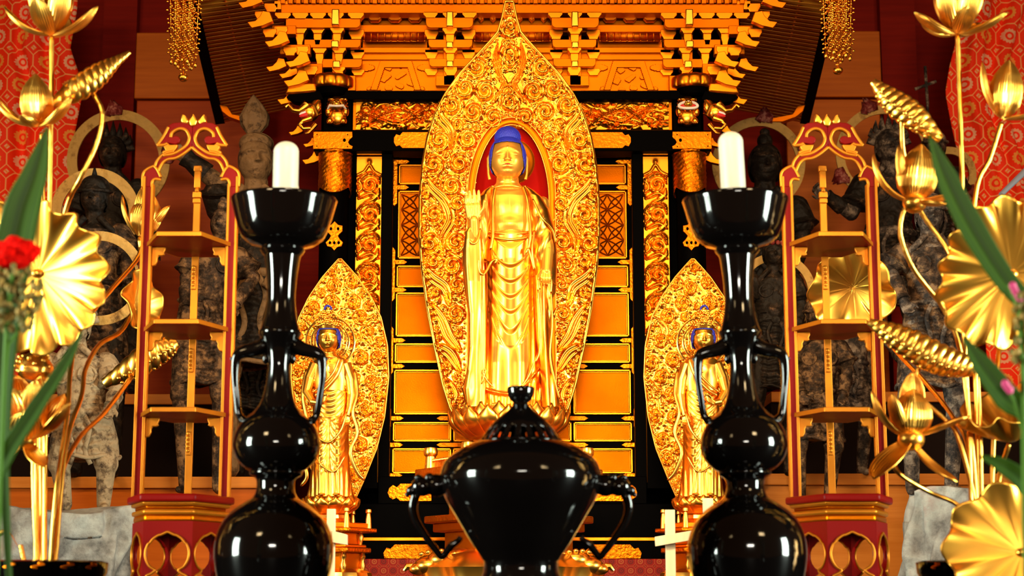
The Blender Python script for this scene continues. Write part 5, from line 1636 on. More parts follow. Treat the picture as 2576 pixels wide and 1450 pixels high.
        MB().tube([P3(u, w, -0.0008) for u, w in spline(ky, 150)], 3.2 * s, 8).build('gold_edge', GOLDT, fp, angle=180)
    hexa(128, ZT + 0.001, zb_, 'base_foot', RED, t, 0.003)
tray_stand(467, 3.2, 'left', 'tall red and gold offering stand with three hexagonal trays left of the left candlestick')
tray_stand(2099, 3.2, 'right', 'tall red and gold offering stand with three hexagonal trays right of the right candlestick')

# ------------------------------------------------------------------ plain timber frames beside the pedestals
for (m, lab) in ((0, 'pale timber post with a short crossbar just right of the left candlestick'), (1, 'pale timber frame of two posts and a slanting crossbar just left of the right candlestick')):
    K = Fr(3.45, 830 if not m else 1700, 1350)
    w = thing('timber_frame', lab, 'frame', (K(831 if not m else 1688, 1400)[0], 3.45, ZT))
    def post(x0, x1, y, d=0):
        a, b_ = K(x0, 1400)[0], K(x1, 1400)[0]
        MB().box(a, b_, 3.45 - d * K.s, 3.45 + 14 * K.s, ZT + 0.001, K(0, y)[2]).build('post', TIMBER, w, bevel=0.001)
    if not m:
        post(820, 842, 1281)
        MB().pprism(K, [(836, 1336), (874, 1346), (874, 1372), (836, 1366)], -14, 16).build('crossbar', TIMBER, w, bevel=0.001)
    else:
        post(1675, 1700, 1283); post(1771, 1797, 1254)
        MB().pprism(K, [(1646, 1352), (1800, 1326), (1800, 1350), (1648, 1376)], 4, 22).build('crossbar', TIMBER, w, bevel=0.001)
# ------------------------------------------------------------------ gilded lotus arrangements
V3 = lambda a: np.array(a, float)
def unit(a): a = V3(a); return a / np.linalg.norm(a)
def petal_grid(base, e, A, L, W, a0, a1, cup=0.5, rows=18, cols=11, tipcurl=0.0):
    side = np.cross(A, e)
    P = np.zeros((rows, cols, 3)); UV = np.zeros((rows, cols, 2))
    p = V3(base)
    for i in range(rows):
        t = i / (rows - 1)
        a = a0 + (a1 - a0) * t + tipcurl * max(0, t - 0.7) / 0.3
        d = A * cos(a) + e * sin(a)
        nrm = A * sin(a) - e * cos(a)
        if i: p = p + d * L / (rows - 1)
        w = W * 1.28 * (max(t, 0.02) ** 0.55) * max(0.0, 1 - t ** 3.2) ** 0.75 + 0.8
        for j in range(cols):
            q = (j - cols // 2) / (cols // 2)
            th = q * cup * 1.6
            off = side * w * (sin(th) / max(1e-6, cup * 1.6)) * 1.0 + nrm * w * (1 - cos(th)) / max(1e-6, cup * 1.6)
            P[i, j] = p + off
            UV[i, j] = (q * 0.5 + 0.5, t)
    return P, UV
def axes(A):
    A = unit(A)
    ex = unit(V3((1, 0, 0)) - A * A[0])
    ev = np.cross(A, ex)
    if ev[2] < 0: ev = -ev
    return A, ex, ev
def put_petal(K, par, base, A, phi, L, W, a0, a1, cup=0.5, curl=0.0):
    A, ex, ev = axes(A)
    e = ex * cos(phi) + ev * sin(phi)
    P, UV = petal_grid(base, e, A, L, W, radians(a0), radians(a1), cup, tipcurl=radians(curl))
    Q = K.arr(P[..., 0], P[..., 1], P[..., 2])
    return MB().grid(Q, UV).build('petal', PETAL, par, angle=180, solid=0.0022)
def put_bud(K, par, base, A, L, R, name='bud', mat=None):
    A, ex, ev = axes(A)
    rows, n = 26, 40
    P = np.zeros((rows, n, 3)); UV = np.zeros((rows, n, 2))
    for i in range(rows):
        t = i / (rows - 1)
        r = R * (sin(pi * min(1, 0.06 + 0.94 * t) ** 0.8) ** 0.75) if t < 1 else 0
        r = R * (np.interp(t, [0, .06, .2, .38, .55, .72, .86, .95, 1], [.25, .55, .86, 1, .95, .76, .47, .2, .02]))
        for k in range(n):
            a = 2 * pi * k / n
            rr = r * (1 + 0.035 * cos(5 * a + 1.2 * t * 3))
            P[i, k] = V3(base) + A * L * t + ex * rr * cos(a) + ev * rr * sin(a)
            UV[i, k] = (k / n * 4 % 1.0001, t)
    Q = K.arr(P[..., 0], P[..., 1], P[..., 2])
    b_ = MB().grid(Q, UV, wrap=True).build(name, mat or PETAL, par, angle=180)
    return b_
def put_stem(par, pts, r=6.0, Y=2.75, mat=None):
    """pts: (px, py, Y) ; tube with small raised nodes"""
    pts = [(p[0], p[1], p[2] if len(p) > 2 else Y) for p in pts]
    n = 14 * len(pts)
    sp_ = spline(pts, n)
    W_ = [at(*p) for p in sp_]
    rad = []
    for i, p in enumerate(sp_):
        rad.append(r * mpp(p[0], p[1], p[2]) * (1.10 if i % 7 == 3 else 1.0))
    return MB().tube(W_, rad, 10).build('stem', mat or GOLDL, par, angle=180)
YL = 2.75
VL, VR = at(112, 1432, YL), at(2470, 1460, YL)
def lotus(name, label, cat, group, stem, r=6.0):
    tail = stem[-1]
    t = thing(name, label, cat, at(tail[0], tail[1], tail[2] if len(tail) > 2 else YL), group)
    put_stem(t, stem, r)
    return t
def flower(label, K, base, A, petals, bud=None, stem=None, calyx=0, group='gilded lotus flowers'):
    t = lotus('lotus_flower', label, 'lotus flower', group, stem)
    for p in petals: put_petal(K, t, base, A, *p)
    if bud: put_bud(K, t, V3(base) + unit(A) * 4, A, *bud)
    if calyx:
        MB().ball(K(base[0], base[1] + 4, base[2] + 6), calyx * K.s, calyx * K.s, calyx * 0.85 * K.s, 18, 12).build('calyx', PETAL, t, angle=180)
    return t
def leaf(label, K, C, N, R, stem, cone=0.10, wave=0.10, nw=9, seed=0, group='gilded lotus leaves', knob=True):
    t = lotus('lotus_leaf', label, 'lotus leaf', group, stem)
    N = unit(N)
    e1 = unit(V3((1, 0, 0)) - N * N[0]); e2 = np.cross(N, e1)
    rows, n = 30, 144
    P = np.zeros((rows, n, 3)); UV = np.zeros((rows, n, 2))
    rnd = random.Random(seed)
    p1, p2 = rnd.uniform(0, 6), rnd.uniform(0, 6)
    for i in range(rows):
        q = i / (rows - 1)
        for k in range(n):
            a = 2 * pi * k / n
            Re = R * (1 + 0.05 * cos(nw * a + p1) + 0.045 * cos(3 * a + p2))
            w = wave * R * (q ** 4.2 * sin(nw * a + p1 + 0.6 * sin(2 * a)) + 0.55 * q ** 2 * sin(4 * a + p2) + 0.25 * q ** 5 * sin(2 * nw * a + p2))
            vein = 1.6 * np.exp(-((((a * 12 / (2 * pi)) % 1) - 0.5) / 0.05) ** 2) * min(1, q * 3) * (1 - q * .6)
            P[i, k] = V3(C) + (e1 * cos(a) + e2 * sin(a)) * Re * q + N * (cone * R * q ** 1.5 + w + vein)
            UV[i, k] = (a / (2 * pi) * 12 % 1.001, q)
    Q = K.arr(P[..., 0], P[..., 1], P[..., 2])
    b_ = MB().grid(Q, UV, wrap=True).build('blade', GOLDV, t, angle=180, solid=0.002)
    if knob: MB().ball(K(*(V3(C) + N * 3)), 16 * K.s, 12 * K.s, 12 * K.s, 16, 10).build('knob', GOLDL, b_, angle=180)
    return t
def rolled(label, K, pts, rad, stem, turns=7, beads=0, group='rolled gilded lotus leaves'):
    t = lotus('rolled_lotus_leaf', label, 'lotus leaf', group, stem)
    n, rows = 40, 110
    sp_ = [V3(p) for p in spline([(p[0], p[1], p[2] if len(p) > 2 else 0) for p in pts], rows - 1)]
    P = np.zeros((rows, n, 3)); UV = np.zeros((rows, n, 2))
    ax_ = unit(sp_[-1] - sp_[0])
    u = unit(V3((0, 0, 1)) - ax_ * ax_[2]); w = np.cross(ax_, u)
    for i in range(rows):
        q = i / (rows - 1)
        r = np.interp(q, np.linspace(0, 1, len(rad)), rad)
        for k in range(n):
            a = 2 * pi * k / n
            ph = q * turns * 1.5 - 2 * a / (2 * pi)
            rid = (ph % 1.0)
            m_ = 0.90 + 0.13 * sin(pi * rid) ** 0.6
            fl = 0.72 + 0.28 * abs(cos(a * 0.5 + 0.4))
            P[i, k] = sp_[i] + (u * cos(a) * 0.8 + w * sin(a)) * r * m_ * fl
            UV[i, k] = (k / n, q)
    Q = K.arr(P[..., 0], P[..., 1], P[..., 2])
    b_ = MB().grid(Q, UV, wrap=True).build('rolled_blade', GOLDL, t, angle=180)
    if beads:
        mb = MB()
        for row, aa in enumerate((0.5, 1.35)):
            for k in range(beads):
                q = 0.18 + 0.76 * k / beads
                i = int(q * (rows - 1))
                r = np.interp(q, np.linspace(0, 1, len(rad)), rad)
                mb.ball(K(*(sp_[i] + (u * cos(aa) * 0.8 - w * sin(aa)) * r * 0.92)), 5.5 * K.s, n=8, m=6)
        mb.build('bead_edge', GOLDL, b_, angle=180)
    return t
KL = Fr(YL, 150, 600); KR = Fr(YL, 2420, 600)
UP = (0, -1, 0.12)
P5 = lambda L, W, a0, a1, ph, n=5, c=0.5, curl=0: [(ph + 2 * pi * k / n, L, W, a0, a1, c, curl) for k in range(n)]
# left bunch
flower('gold lotus flower at the top left, petals spread wide and cropped by the top edge', KL, (130, 88, 0), UP,
       P5(150, 36, 100, 25, 0.05, 4) + P5(145, 44, 62, -8, 0.75, 4) + [(1.6, 92, 36, 34, -22, .6, 0)], (150, 36),
       [(130, 92), (129, 300), (126, 480), (120, 800), (114, 1100), (112, 1450)])
rolled('rolled gold lotus leaf slanting up over the red curtain at the upper left', KL, [(140, 272, 30), (225, 212, 20), (285, 165, 10), (330, 131, 0)], [14, 26, 34, 34, 30, 22, 14, 10, 5],
       [(236, 236), (257, 285), (244, 360), (204, 445), (165, 530, 2.78), (120, 760, 2.8), (100, 1100, 2.78), (100, 1450)], turns=8)
flower('gold lotus bud with open lower petals on the left, under the rolled leaf', KL, (103, 328, 40), UP,
       [(3.3, 150, 38, 96, 20, .55, 0), (0.25, 128, 32, 98, 18, .55, 0), (1.9, 70, 30, 110, 40, .5, 0), (4.4, 120, 34, 90, 20, .5, 0)], (124, 42),
       [(105, 335), (108, 480), (100, 800), (92, 1100), (90, 1450)])
leaf('big wavy gold lotus leaf at the left edge behind the red cockscomb', Fr(2.62, 95, 690), (95, 688, 0), (-0.22, 0.30, 0.92), 192, [(95, 690, 2.63), (97, 780, 2.7), (102, 1000, 2.77), (106, 1450)], cone=0.14, wave=0.085, nw=16, seed=4)
KB = Fr(3.38, 350, 750)
flower('gold lotus bud half hidden behind the left offering stand', KB, (352, 596, 0), (0.28, -1, 0.05),
       [(3.0, 118, 28, 75, 5, .5, 0), (2.4, 128, 34, 45, -14, .6, 0), (1.2, 100, 36, 40, -10, .6, 0), (0.0, 112, 34, 52, 8, .5, 0), (-1.4, 110, 36, 40, 0, .5, 0)], (112, 40),
       [(352, 600, 3.38), (346, 650, 3.36), (270, 740, 3.2), (200, 832, 3.0), (178, 930, 2.88), (168, 1050, 2.8), (140, 1250), (126, 1450)])
leaf('small cupped gold lotus leaf just left of the left offering stand', KB, (338, 775, 0), (0.92, -0.15, 0.36), 84, [(332, 790, 3.38), (300, 838, 3.32), (250, 868, 3.2), (215, 930, 3.0), (204, 1000, 2.9), (165, 1130, 2.8), (136, 1450)], cone=0.40, wave=0.12, nw=6, seed=2, knob=False)
rolled('rolled gold lotus leaf behind the foot of the left offering stand', KB, [(262, 965, 0), (330, 925, 0), (400, 880, 0), (446, 862, 0)], [14, 22, 30, 38, 40, 36, 26, 12], [(334, 945, 3.38), (262, 1040, 3.15), (196, 1108, 2.95), (152, 1210, 2.84), (122, 1450)], turns=6, beads=11)
flower('full open gold lotus flower at the lower left, above the black vase', KL, (82, 1112, 60), (-0.05, -1, 0.3),
       P5(172, 54, 92, 20, 0.2, 6) + P5(172, 58, 55, -8, 0.6, 5) + [(2.5, 110, 34, 140, 110, .5, 0), (0.9, 110, 30, 146, 100, .5, 0)], (120, 54),
       [(84, 1125), (84, 1200), (88, 1320), (96, 1450)], calyx=26)
t = lotus('lotus_seed_pod', 'knobbly gold lotus seed pod at the lower left behind the green stems', 'seed pod', None, [(88, 955), (92, 1040, 2.8), (100, 1200, 2.78), (108, 1450)])
pod = put_bud(KL, t, (88, 958, 0), (0.1, -1, 0.3), 76, 44, 'pod', GOLDL)
mb = MB()
for k in range(26):
    a = k * 2.4; q = 0.25 + 0.6 * k / 26
    r = np.interp(q, [0, .4, .75, 1], [25, 43, 36, 10])
    mb.ball(KL(88 + r * cos(a), 958 - 74 * q, r * sin(a) * 0.9 + 10), 6 * KL.s, n=8, m=6)
mb.build('seed_beads', GOLDL, pod, angle=180)
rolled('small curling gold lotus sprout at the bottom left corner', KL, [(8, 1392, 20), (4, 1352, 20), (30, 1338, 20), (52, 1372, 20)], [4, 7, 8, 4], [(52, 1372), (60, 1410), (70, 1450)], turns=3)
# right bunch
flower('gold lotus flower at the top right, petals spread wide and cropped by the top edge', KR, (2408, 84, 0), UP,
       P5(138, 34, 104, 40, 0.35, 5) + P5(150, 42, 68, -12, 0.0, 5) + [(1.5, 92, 34, 32, -20, .6, 0)], (150, 36),
       [(2409, 88), (2416, 300), (2421, 480), (2424, 800), (2436, 1050), (2450, 1480)])
rolled('rolled gold lotus leaf slanting down over the dark red wall at the upper right', KR, [(2192, 205, 0), (2240, 250, 0), (2300, 298, 10), (2362, 356, 20)], [10, 20, 30, 37, 38, 34, 24, 12], [(2268, 300, 2.74), (2274, 390, 2.76), (2310, 520, 2.8), (2390, 640, 2.8), (2432, 780, 2.78), (2462, 1000), (2472, 1480)], turns=7, beads=10)
flower('gold lotus bud with one long petal at the right edge against the curtain', KR, (2520, 305, 20), (0.08, -1, 0.1),
       [(3.1, 158, 26, 62, -4, .5, 0), (0.1, 120, 30, 95, 60, .5, 0), (4.6, 130, 38, 40, -5, .5, 0)], (142, 43),
       [(2519, 310), (2490, 400), (2456, 480), (2442, 700), (2456, 1000), (2466, 1480)])
flower('gold lotus flower with upright petals beside the top of the right offering stand', KR, (2286, 522, 60), (0.10, -1, 0.1),
       [(3.3, 178, 30, 96, 2, .55, 0), (2.95, 152, 32, 58, -6, .6, 0), (1.95, 108, 30, 58, -8, .6, 0), (0.2, 130, 34, 92, 62, .5, 0), (0.9, 100, 30, 110, 80, .5, 0)], (138, 52),
       [(2283, 512, 2.71), (2268, 548, 2.715), (2267, 600, 2.72), (2300, 680, 2.73), (2370, 772), (2410, 860), (2430, 980), (2452, 1200), (2470, 1480)], calyx=30)
leaf('big bright wavy gold lotus leaf at the right edge beside the long green blade', Fr(2.60, 2545, 690), (2545, 690, 0), (-0.15, 0.32, 0.92), 186, [(2545, 694, 2.61), (2524, 800, 2.7), (2504, 1000, 2.78), (2488, 1480)], cone=0.12, wave=0.08, nw=15, seed=8)
leaf('gold lotus leaf seen through the middle of the right offering stand', Fr(3.45, 2140, 720), (2146, 724, 0), (-0.30, 0.42, 0.85), 106, [(2150, 730, 3.46), (2196, 800, 3.44), (2260, 890, 3.38), (2330, 965, 3.2), (2400, 1055, 3.0), (2440, 1150, 2.85), (2478, 1480, 2.75)], cone=0.30, wave=0.12, nw=7, seed=6, knob=False)
rolled('rolled gold lotus leaf with beaded edges crossing the right offering stand', KR, [(2184, 812, 20), (2260, 852, 20), (2360, 905, 20), (2446, 930, 20)], [10, 22, 34, 42, 44, 42, 36, 24], [(2312, 925, 2.76), (2302, 960, 2.76), (2326, 1010), (2375, 1055), (2412, 1105), (2460, 1300), (2480, 1480)], turns=9, beads=12)
flower('open gold lotus flower with drooping petals at the lower right', KR, (2280, 1108, 60), (0.02, -1, 0.12),
       [(-1.6, 165, 42, 22, -10, .5, 0), (3.1, 165, 34, 84, 4, .5, 0), (2.5, 140, 30, 72, 2, .5, 0), (0.15, 150, 38, 78, 58, .5, 0), (2.45, 165, 50, 128, 126, .35, 0), (0.62, 168, 36, 158, 104, .4, 0)], (118, 52),
       [(2246, 1150, 2.72), (2262, 1192, 2.72), (2336, 1238), (2412, 1274), (2452, 1345), (2476, 1480)], calyx=33)
leaf('large glaring gold lotus leaf in the bottom right corner', Fr(2.62, 2562, 1392), (2562, 1392, 30), (-0.15, -0.1, 1), 186, [(2560, 1395, 2.63), (2530, 1440, 2.7), (2500, 1490)], cone=0.14, wave=0.06, nw=11, seed=9)
leaf('half folded ribbed gold lotus leaf at the right edge above the corner leaf', KR, (2540, 1112, 30), (-0.35, -0.9, 0.35), 112, [(2538, 1118, 2.74), (2512, 1220, 2.76), (2494, 1480)], cone=0.85, wave=0.10, nw=9, seed=5, knob=False)
for k, (x, y, lab) in enumerate(((100, 800, 'left'), (2470, 860, 'right'))):
    for j in range(3):
        pass
# black vases that hold the stems
for m, c in ((0, VL), (1, VR)):
    K = Fr(YL, 112 if not m else 2464, 1430)
    s = K.s
    zz = lambda y: K(0, y)[2]
    z0 = zz(1412)
    cx = K(100 if not m else 2476, 1430)[0]
    v = thing('flower_vase', 'wide black lacquer vase with gold scrollwork holding the gilded lotus on the %s' % ('left' if not m else 'right'), 'vase', (cx, YL, ZT))
    MB().lathe((cx, YL), [(2 * s, z0 - 30 * s), (120 * s, z0 - 26 * s), (150 * s, z0 - 4 * s), (158 * s, z0), (168 * s, z0 - 4 * s), (166 * s, z0 - 30 * s), (130 * s, z0 - 90 * s), (110 * s, z0 - 150 * s), (130 * s, ZT + 0.001), (2 * s, ZT + 0.001)], 64).build('vessel', BRONZE, v, angle=50)
    g_ = MB()
    for a in np.linspace(-2.6, -0.5, 6):
        g_.tube([(cx + (167 + 3 * sin(q)) * s * cos(a + 0.10 * sin(q)), YL + (167 + 3 * sin(q)) * s * sin(a + 0.10 * sin(q)), z0 - (8 + 6 * q / 3) * s) for q in np.linspace(0, 2 * pi, 16)], 3.2 * s, 6)
    g_.build('gold_scroll', GOLDS, v, angle=180)

# ------------------------------------------------------------------ fresh flowers close to the lens
def blade(label, Y, pts, wid, mat=None, name='green_leaf', bend=10, tilt=0.0):
    K = Fr(Y, pts[0][0], pts[0][1])
    t_ = spline([(p[0], p[1], p[2] if len(p) > 2 else 0) for p in pts], 40)
    P = np.zeros((41, 11, 3)); UV = np.zeros((41, 11, 2))
    for i in range(41):
        q = i / 40
        a, b_ = V3(t_[max(0, i - 1)]), V3(t_[min(40, i + 1)])
        d = unit(b_ - a)
        n_ = unit(V3((-d[1], d[0], tilt)))
        w = np.interp(q, np.linspace(0, 1, len(wid)), wid)
        for j in range(11):
            u = (j - 5) / 5
            P[i, j] = V3(t_[i]) + n_ * u * w + V3((0, 0, abs(u) * w * 0.25))
            UV[i, j] = (u * .5 + .5, q)
    Q = K.arr(P[..., 0], P[..., 1], P[..., 2])
    o = MB().grid(Q, UV).build(name, mat or LEAF, None, angle=180, solid=0.0012)
    return tag(o, label, 'leaf')
blade('broad green leaf blade at the left edge, pointing up beside the gold lotus bud', 1.95, [(10, 1540, -60), (0, 1100, -30), (18, 780), (52, 560), (96, 430), (124, 322)], [6, 14, 34, 52, 46, 28, 3])
blade('narrow green leaf blade slanting down at the lower left corner', 1.95, [(206, 832), (170, 905), (90, 1030), (10, 1160), (-60, 1320), (-80, 1560)], [2, 13, 20, 22, 20, 12])
blade('long green leaf blade arching down from the upper right', 1.95, [(2338, 338), (2376, 440), (2440, 570), (2520, 700), (2600, 800), (2660, 960), (2680, 1540)], [2, 26, 32, 28, 24, 22, 14])
blade('dark green leaf blade at the right edge below the beaded rolled leaf', 1.95, [(2424, 850), (2470, 920), (2530, 1000), (2610, 1100), (2650, 1540)], [3, 26, 34, 26, 14])
blade('green leaf blade at the right edge below the folded gold leaf', 1.98, [(2466, 1148), (2520, 1172), (2580, 1220), (2630, 1320), (2640, 1530)], [3, 20, 26, 20, 14])
Kf = Fr(1.92, 40, 700)
cs = thing('cockscomb_flower', 'red cockscomb bloom on a green stem at the left edge', 'flower', (Kf(20, 1500)[0], 1.92, at(20, 1500, 1.92).z))
mb = MB()
rnd = random.Random(2)
for k in range(60):
    a, q = rnd.uniform(0, 2 * pi), rnd.random() ** 0.5
    mb.ball(Kf(34 + 52 * q * cos(a), 636 + 30 * q * sin(a), rnd.uniform(-25, 30) * (1 - q * .6)), 20 * Kf.s, 18 * Kf.s, 15 * Kf.s, 10, 8)
mb.build('bloom', COMB, cs, angle=180, remesh=0.0016)
mb = MB()
for k in range(110):
    y = rnd.uniform(672, 830); w = np.interp(y, [672, 740, 830], [52, 70, 40])
    mb.ball(Kf(40 + rnd.uniform(-w, w), y, rnd.uniform(-24, 24)), 8 * Kf.s, 8 * Kf.s, 10 * Kf.s, 7, 5)
mb.build('seed_head', SEED, cs, angle=180)
MB().tube([Kf(30, 690), Kf(18, 800), Kf(8, 1000), Kf(0, 1250), Kf(-10, 1500)], 6 * Kf.s, 8).build('stem', STEMG, cs)
MB().tube([Kf(88, 770), Kf(60, 810), Kf(20, 870), Kf(8, 1000)], 4 * Kf.s, 8).build('side_stem', STEMG, cs)
Kf = Fr(1.92, 2550, 850)
cs = thing('pink_flower', 'blurred magenta flower with brownish seed head at the right edge', 'flower', (Kf(2580, 1500)[0], 1.92, at(2580, 1500, 1.92).z))
mb = MB()
for k in range(90):
    y = rnd.uniform(740, 920); mb.ball(Kf(2575 + rnd.uniform(-24, 40) - (y - 830) * 0.02, y, rnd.uniform(-20, 20)), 8 * Kf.s, 8 * Kf.s, 10 * Kf.s, 7, 5)
mb.build('seed_head', SEED, cs, angle=180)
for grp in (((2545, 722), (2550, 733), (2557, 744), (2562, 752)), ((2526, 968), (2531, 975), (2537, 982))):
    mb = MB()
    for (x, y) in grp: mb.ball(Kf(x, y, 10), 10 * Kf.s, 6 * Kf.s, 12 * Kf.s, 8, 6)
    mb.build('petal_tuft', PINK, cs, angle=180)
MB().tube([Kf(2540, 715), Kf(2566, 780), Kf(2575, 950), Kf(2580, 1500)], 8 * Kf.s, 8).tube([Kf(2526, 965, 6), Kf(2552, 1010), Kf(2577, 1100)], 4 * Kf.s, 8).build('stem', STEMG, cs)
# plain vases that hold the fresh flowers, just under the frame
for cxp, wh in ((-20, 'left'), (2630, 'right')):
    c = at(cxp, 1520, 1.94)
    h = c.z - ZT
    v = thing('fresh_flower_vase', 'slim black vase under the fresh flowers at the %s edge' % wh, 'vase', (c.x, 1.94, ZT))
    MB().lathe((c.x, 1.94), [(0.02, c.z), (0.055, c.z), (0.05, c.z - 0.2 * h), (0.026, c.z - 0.5 * h), (0.04, ZT + 0.006), (0.042, ZT + 0.001), (0.01, ZT + 0.001)], 40).build('vessel', BRONZE, v)
    MB().tube([(c.x + 0.053 * cos(a), 1.94 + 0.053 * sin(a), c.z) for a in np.linspace(0, 2 * pi, 40)], 0.003, 8).build('lip', BRONZE, v, angle=180)
# grey rod at the right edge
tag(MB().tube([at(2518, 490, 3.4), at(2640, 372, 3.5), at(2760, 260, 3.6)], [0.005, 0.0075, 0.0075], 12).build('grey_rod', GREYM), 'smooth grey rod leaning against the brocade at the right edge', 'rod')
# ------------------------------------------------------------------ pierced gold hanging ornaments
def pendant(cx, yb, lean, side):
    Y = 4.05
    K = Fr(Y, cx, 80)
    s = K.s
    t = thing('hanging_ornament', 'pierced gold pendant ornament of bead strands hanging beside the %s roof eave' % side, 'pendant', K(cx, -160), 'gold pendants by the eaves')
    rnd = random.Random(cx)
    top = K(cx, -160)
    MB().tube([(top[0], Y, 3.3), top], 0.003, 6).build('chain', GOLDO, t)
    MB().lathe((top[0], Y), [(6 * s, top[2]), (20 * s, top[2] - 8 * s), (46 * s, top[2] - 30 * s), (50 * s, top[2] - 40 * s), (44 * s, top[2] - 40 * s)], 24, mod=lambda a, i: 1 + .06 * cos(a * 8)).build('canopy', GOLDR, t)
    for k in range(13):
        a = 2 * pi * k / 6 + (0.5 if k > 5 else 0)
        r = 40 if k < 6 else (22 if k < 12 else 0)
        y1 = yb - (28 + rnd.uniform(0, 14)) if k < 12 else yb
        mb = MB()
        y = -118.0
        X = cx + r * cos(a); D = r * sin(a)
        j = 0
        while y < y1 - 12:
            w = 1.0 if j % 2 else 1.4
            f_ = (y + 118) / (y1 + 118)
            xx = X + lean * f_ - r * 0.25 * f_ * cos(a); dd = D * (1 - .25 * f_)
            if j % 3 == 2:
                for q in range(5):
                    b_ = 2 * pi * q / 5 + j
                    mb.ball(K(xx + 8 * cos(b_), y + 8 * sin(b_), dd + 4 * cos(b_ * 2)), 3.6 * s, 1.6 * s, 3.0 * s, 7, 5)
            else:
                mb.ball(K(xx, y, dd), 2.8 * s * w, 2.6 * s * w, 3.4 * s * w, 7, 5)
            y += 8.5; j += 1
        xx = X + lean - r * 0.25 * cos(a)
        mb.tube([K(X, -122, D), K(xx, y1 - 4, D * .75)], 1.2 * s, 5)
        st = mb.build('bead_strand', GOLDR, t, angle=180)
        MB().ball(K(xx, y1, D * .75), (5 if k < 12 else 13) * s, (5 if k < 12 else 13) * s, (7 if k < 12 else 10) * s, 12, 8).build('drop_bead', GOLD, st, angle=180)
pendant(467, 196, -6, 'left')
pendant(2104, 178, 4, 'right')

# ------------------------------------------------------------------ painted rocks
for (m, pts, Y, lab) in ((0, (-60, 330, 1286), 3.98, 'left'), (1, (2262, 2700, 1238), 3.98, 'right')):
    rnd = random.Random(8 + m)
    x0, x1, yt = pts
    K = Fr(Y, (x0 + x1) / 2, 1360)
    zt, zb = K(0, yt)[2], ZT + 0.001
    n, rows = 110, 60
    P = np.zeros((rows, n, 3))
    cxw = (K(x0, 1360)[0] + K(x1, 1360)[0]) / 2; rx = (K(x1, 1360)[0] - K(x0, 1360)[0]) / 2
    for i in range(rows):
        t_ = i / (rows - 1)
        for k in range(n):
            a = 2 * pi * k / n
            z = zt + (zb - zt) * max(0, (t_ - 0.25) / 0.75)
            rr = min(1, t_ / 0.25) ** (0.8 if not m else 0.55)
            if m: rr *= 0.80 + 0.20 * t_
            fx = 1 + 0.05 * sin(5 * a + 9 * t_) + 0.045 * sin(9 * a - 7 * t_ + m) + 0.03 * sin(17 * a + 15 * t_)
            c_, s_ = cos(a), sin(a)
            P[i, k] = (cxw + rx * rr * fx * np.sign(c_) * abs(c_) ** .7, Y + 0.10 * rr * fx * np.sign(s_) * abs(s_) ** .7, z + (0.012 * sin(3 * a + 2) * rr if t_ < 0.4 else 0))
    from mathutils import noise as mnoise
    for i in range(rows):
        for k in range(n):
            p = Vector(P[i, k])
            q = mnoise.ridged_multi_fractal(p * 9 + Vector((m, 0, 0)), 1.0, 2.2, 4, 1.0, 2.0) - 1.2
            P[i, k, 1] += 0.012 * q * min(1, i / 6); P[i, k, 0] += 0.006 * q * (i > 2); P[i, k, 2] += 0.004 * q * (0 < i < rows - 1)
    o = MB().grid(P, wrap=True, flip=True).build('painted_rock', ROCK, angle=180)
    tag(o, 'grey painted carved rock base at the lower %s beside the red offering stand' % lab, 'rock', 'painted rock bases')

# ------------------------------------------------------------------ old carved guardian figures
def ring_part(par, K, cx, cy, r, w, d, flames=()):
    s = K.s
    n = 64
    v_, f_ = [], []
    for (q, o) in ((r - w, d - 3), (r - w, d + 3), (r + w * .2, d + 5), (r + w, d + 3), (r + w, d - 3)):
        for k in range(n):
            a = 2 * pi * k / n
            v_.append(K(cx + q * cos(a), cy + q * sin(a), o))
    for i in range(5):
        for k in range(n):
            k2 = (k + 1) % n
            j = (i + 1) % 5
            f_.append((i * n + k, i * n + k2, j * n + k2, j * n + k))
    rg = MB().add(v_, f_).build('halo_ring', OLD_GOLD, par)
    for a in flames:
        a = radians(a)
        mb = MB()
        bx, by = cx + r * cos(a), cy + r * sin(a)
        for q in (-14, -5, 6, 15):
            tx_, ty_ = -sin(a), cos(a)
            L = 44 - abs(q) * 0.9
            p0 = (bx + tx_ * q, by + ty_ * q); p2 = (bx + cos(a) * L + tx_ * q * .6, by + sin(a) * L + ty_ * q * .6)
            p1 = ((p0[0] + p2[0]) / 2 + tx_ * 6, (p0[1] + p2[1]) / 2 + ty_ * 6)
            mb.tube([K(*p0, d), K(*p1, d + 4), K(*p2, d)], [11 * s, 9 * s, 1.5 * s], 8)
        mb.build('flame', OLD_RED, rg, angle=180)
    return rg

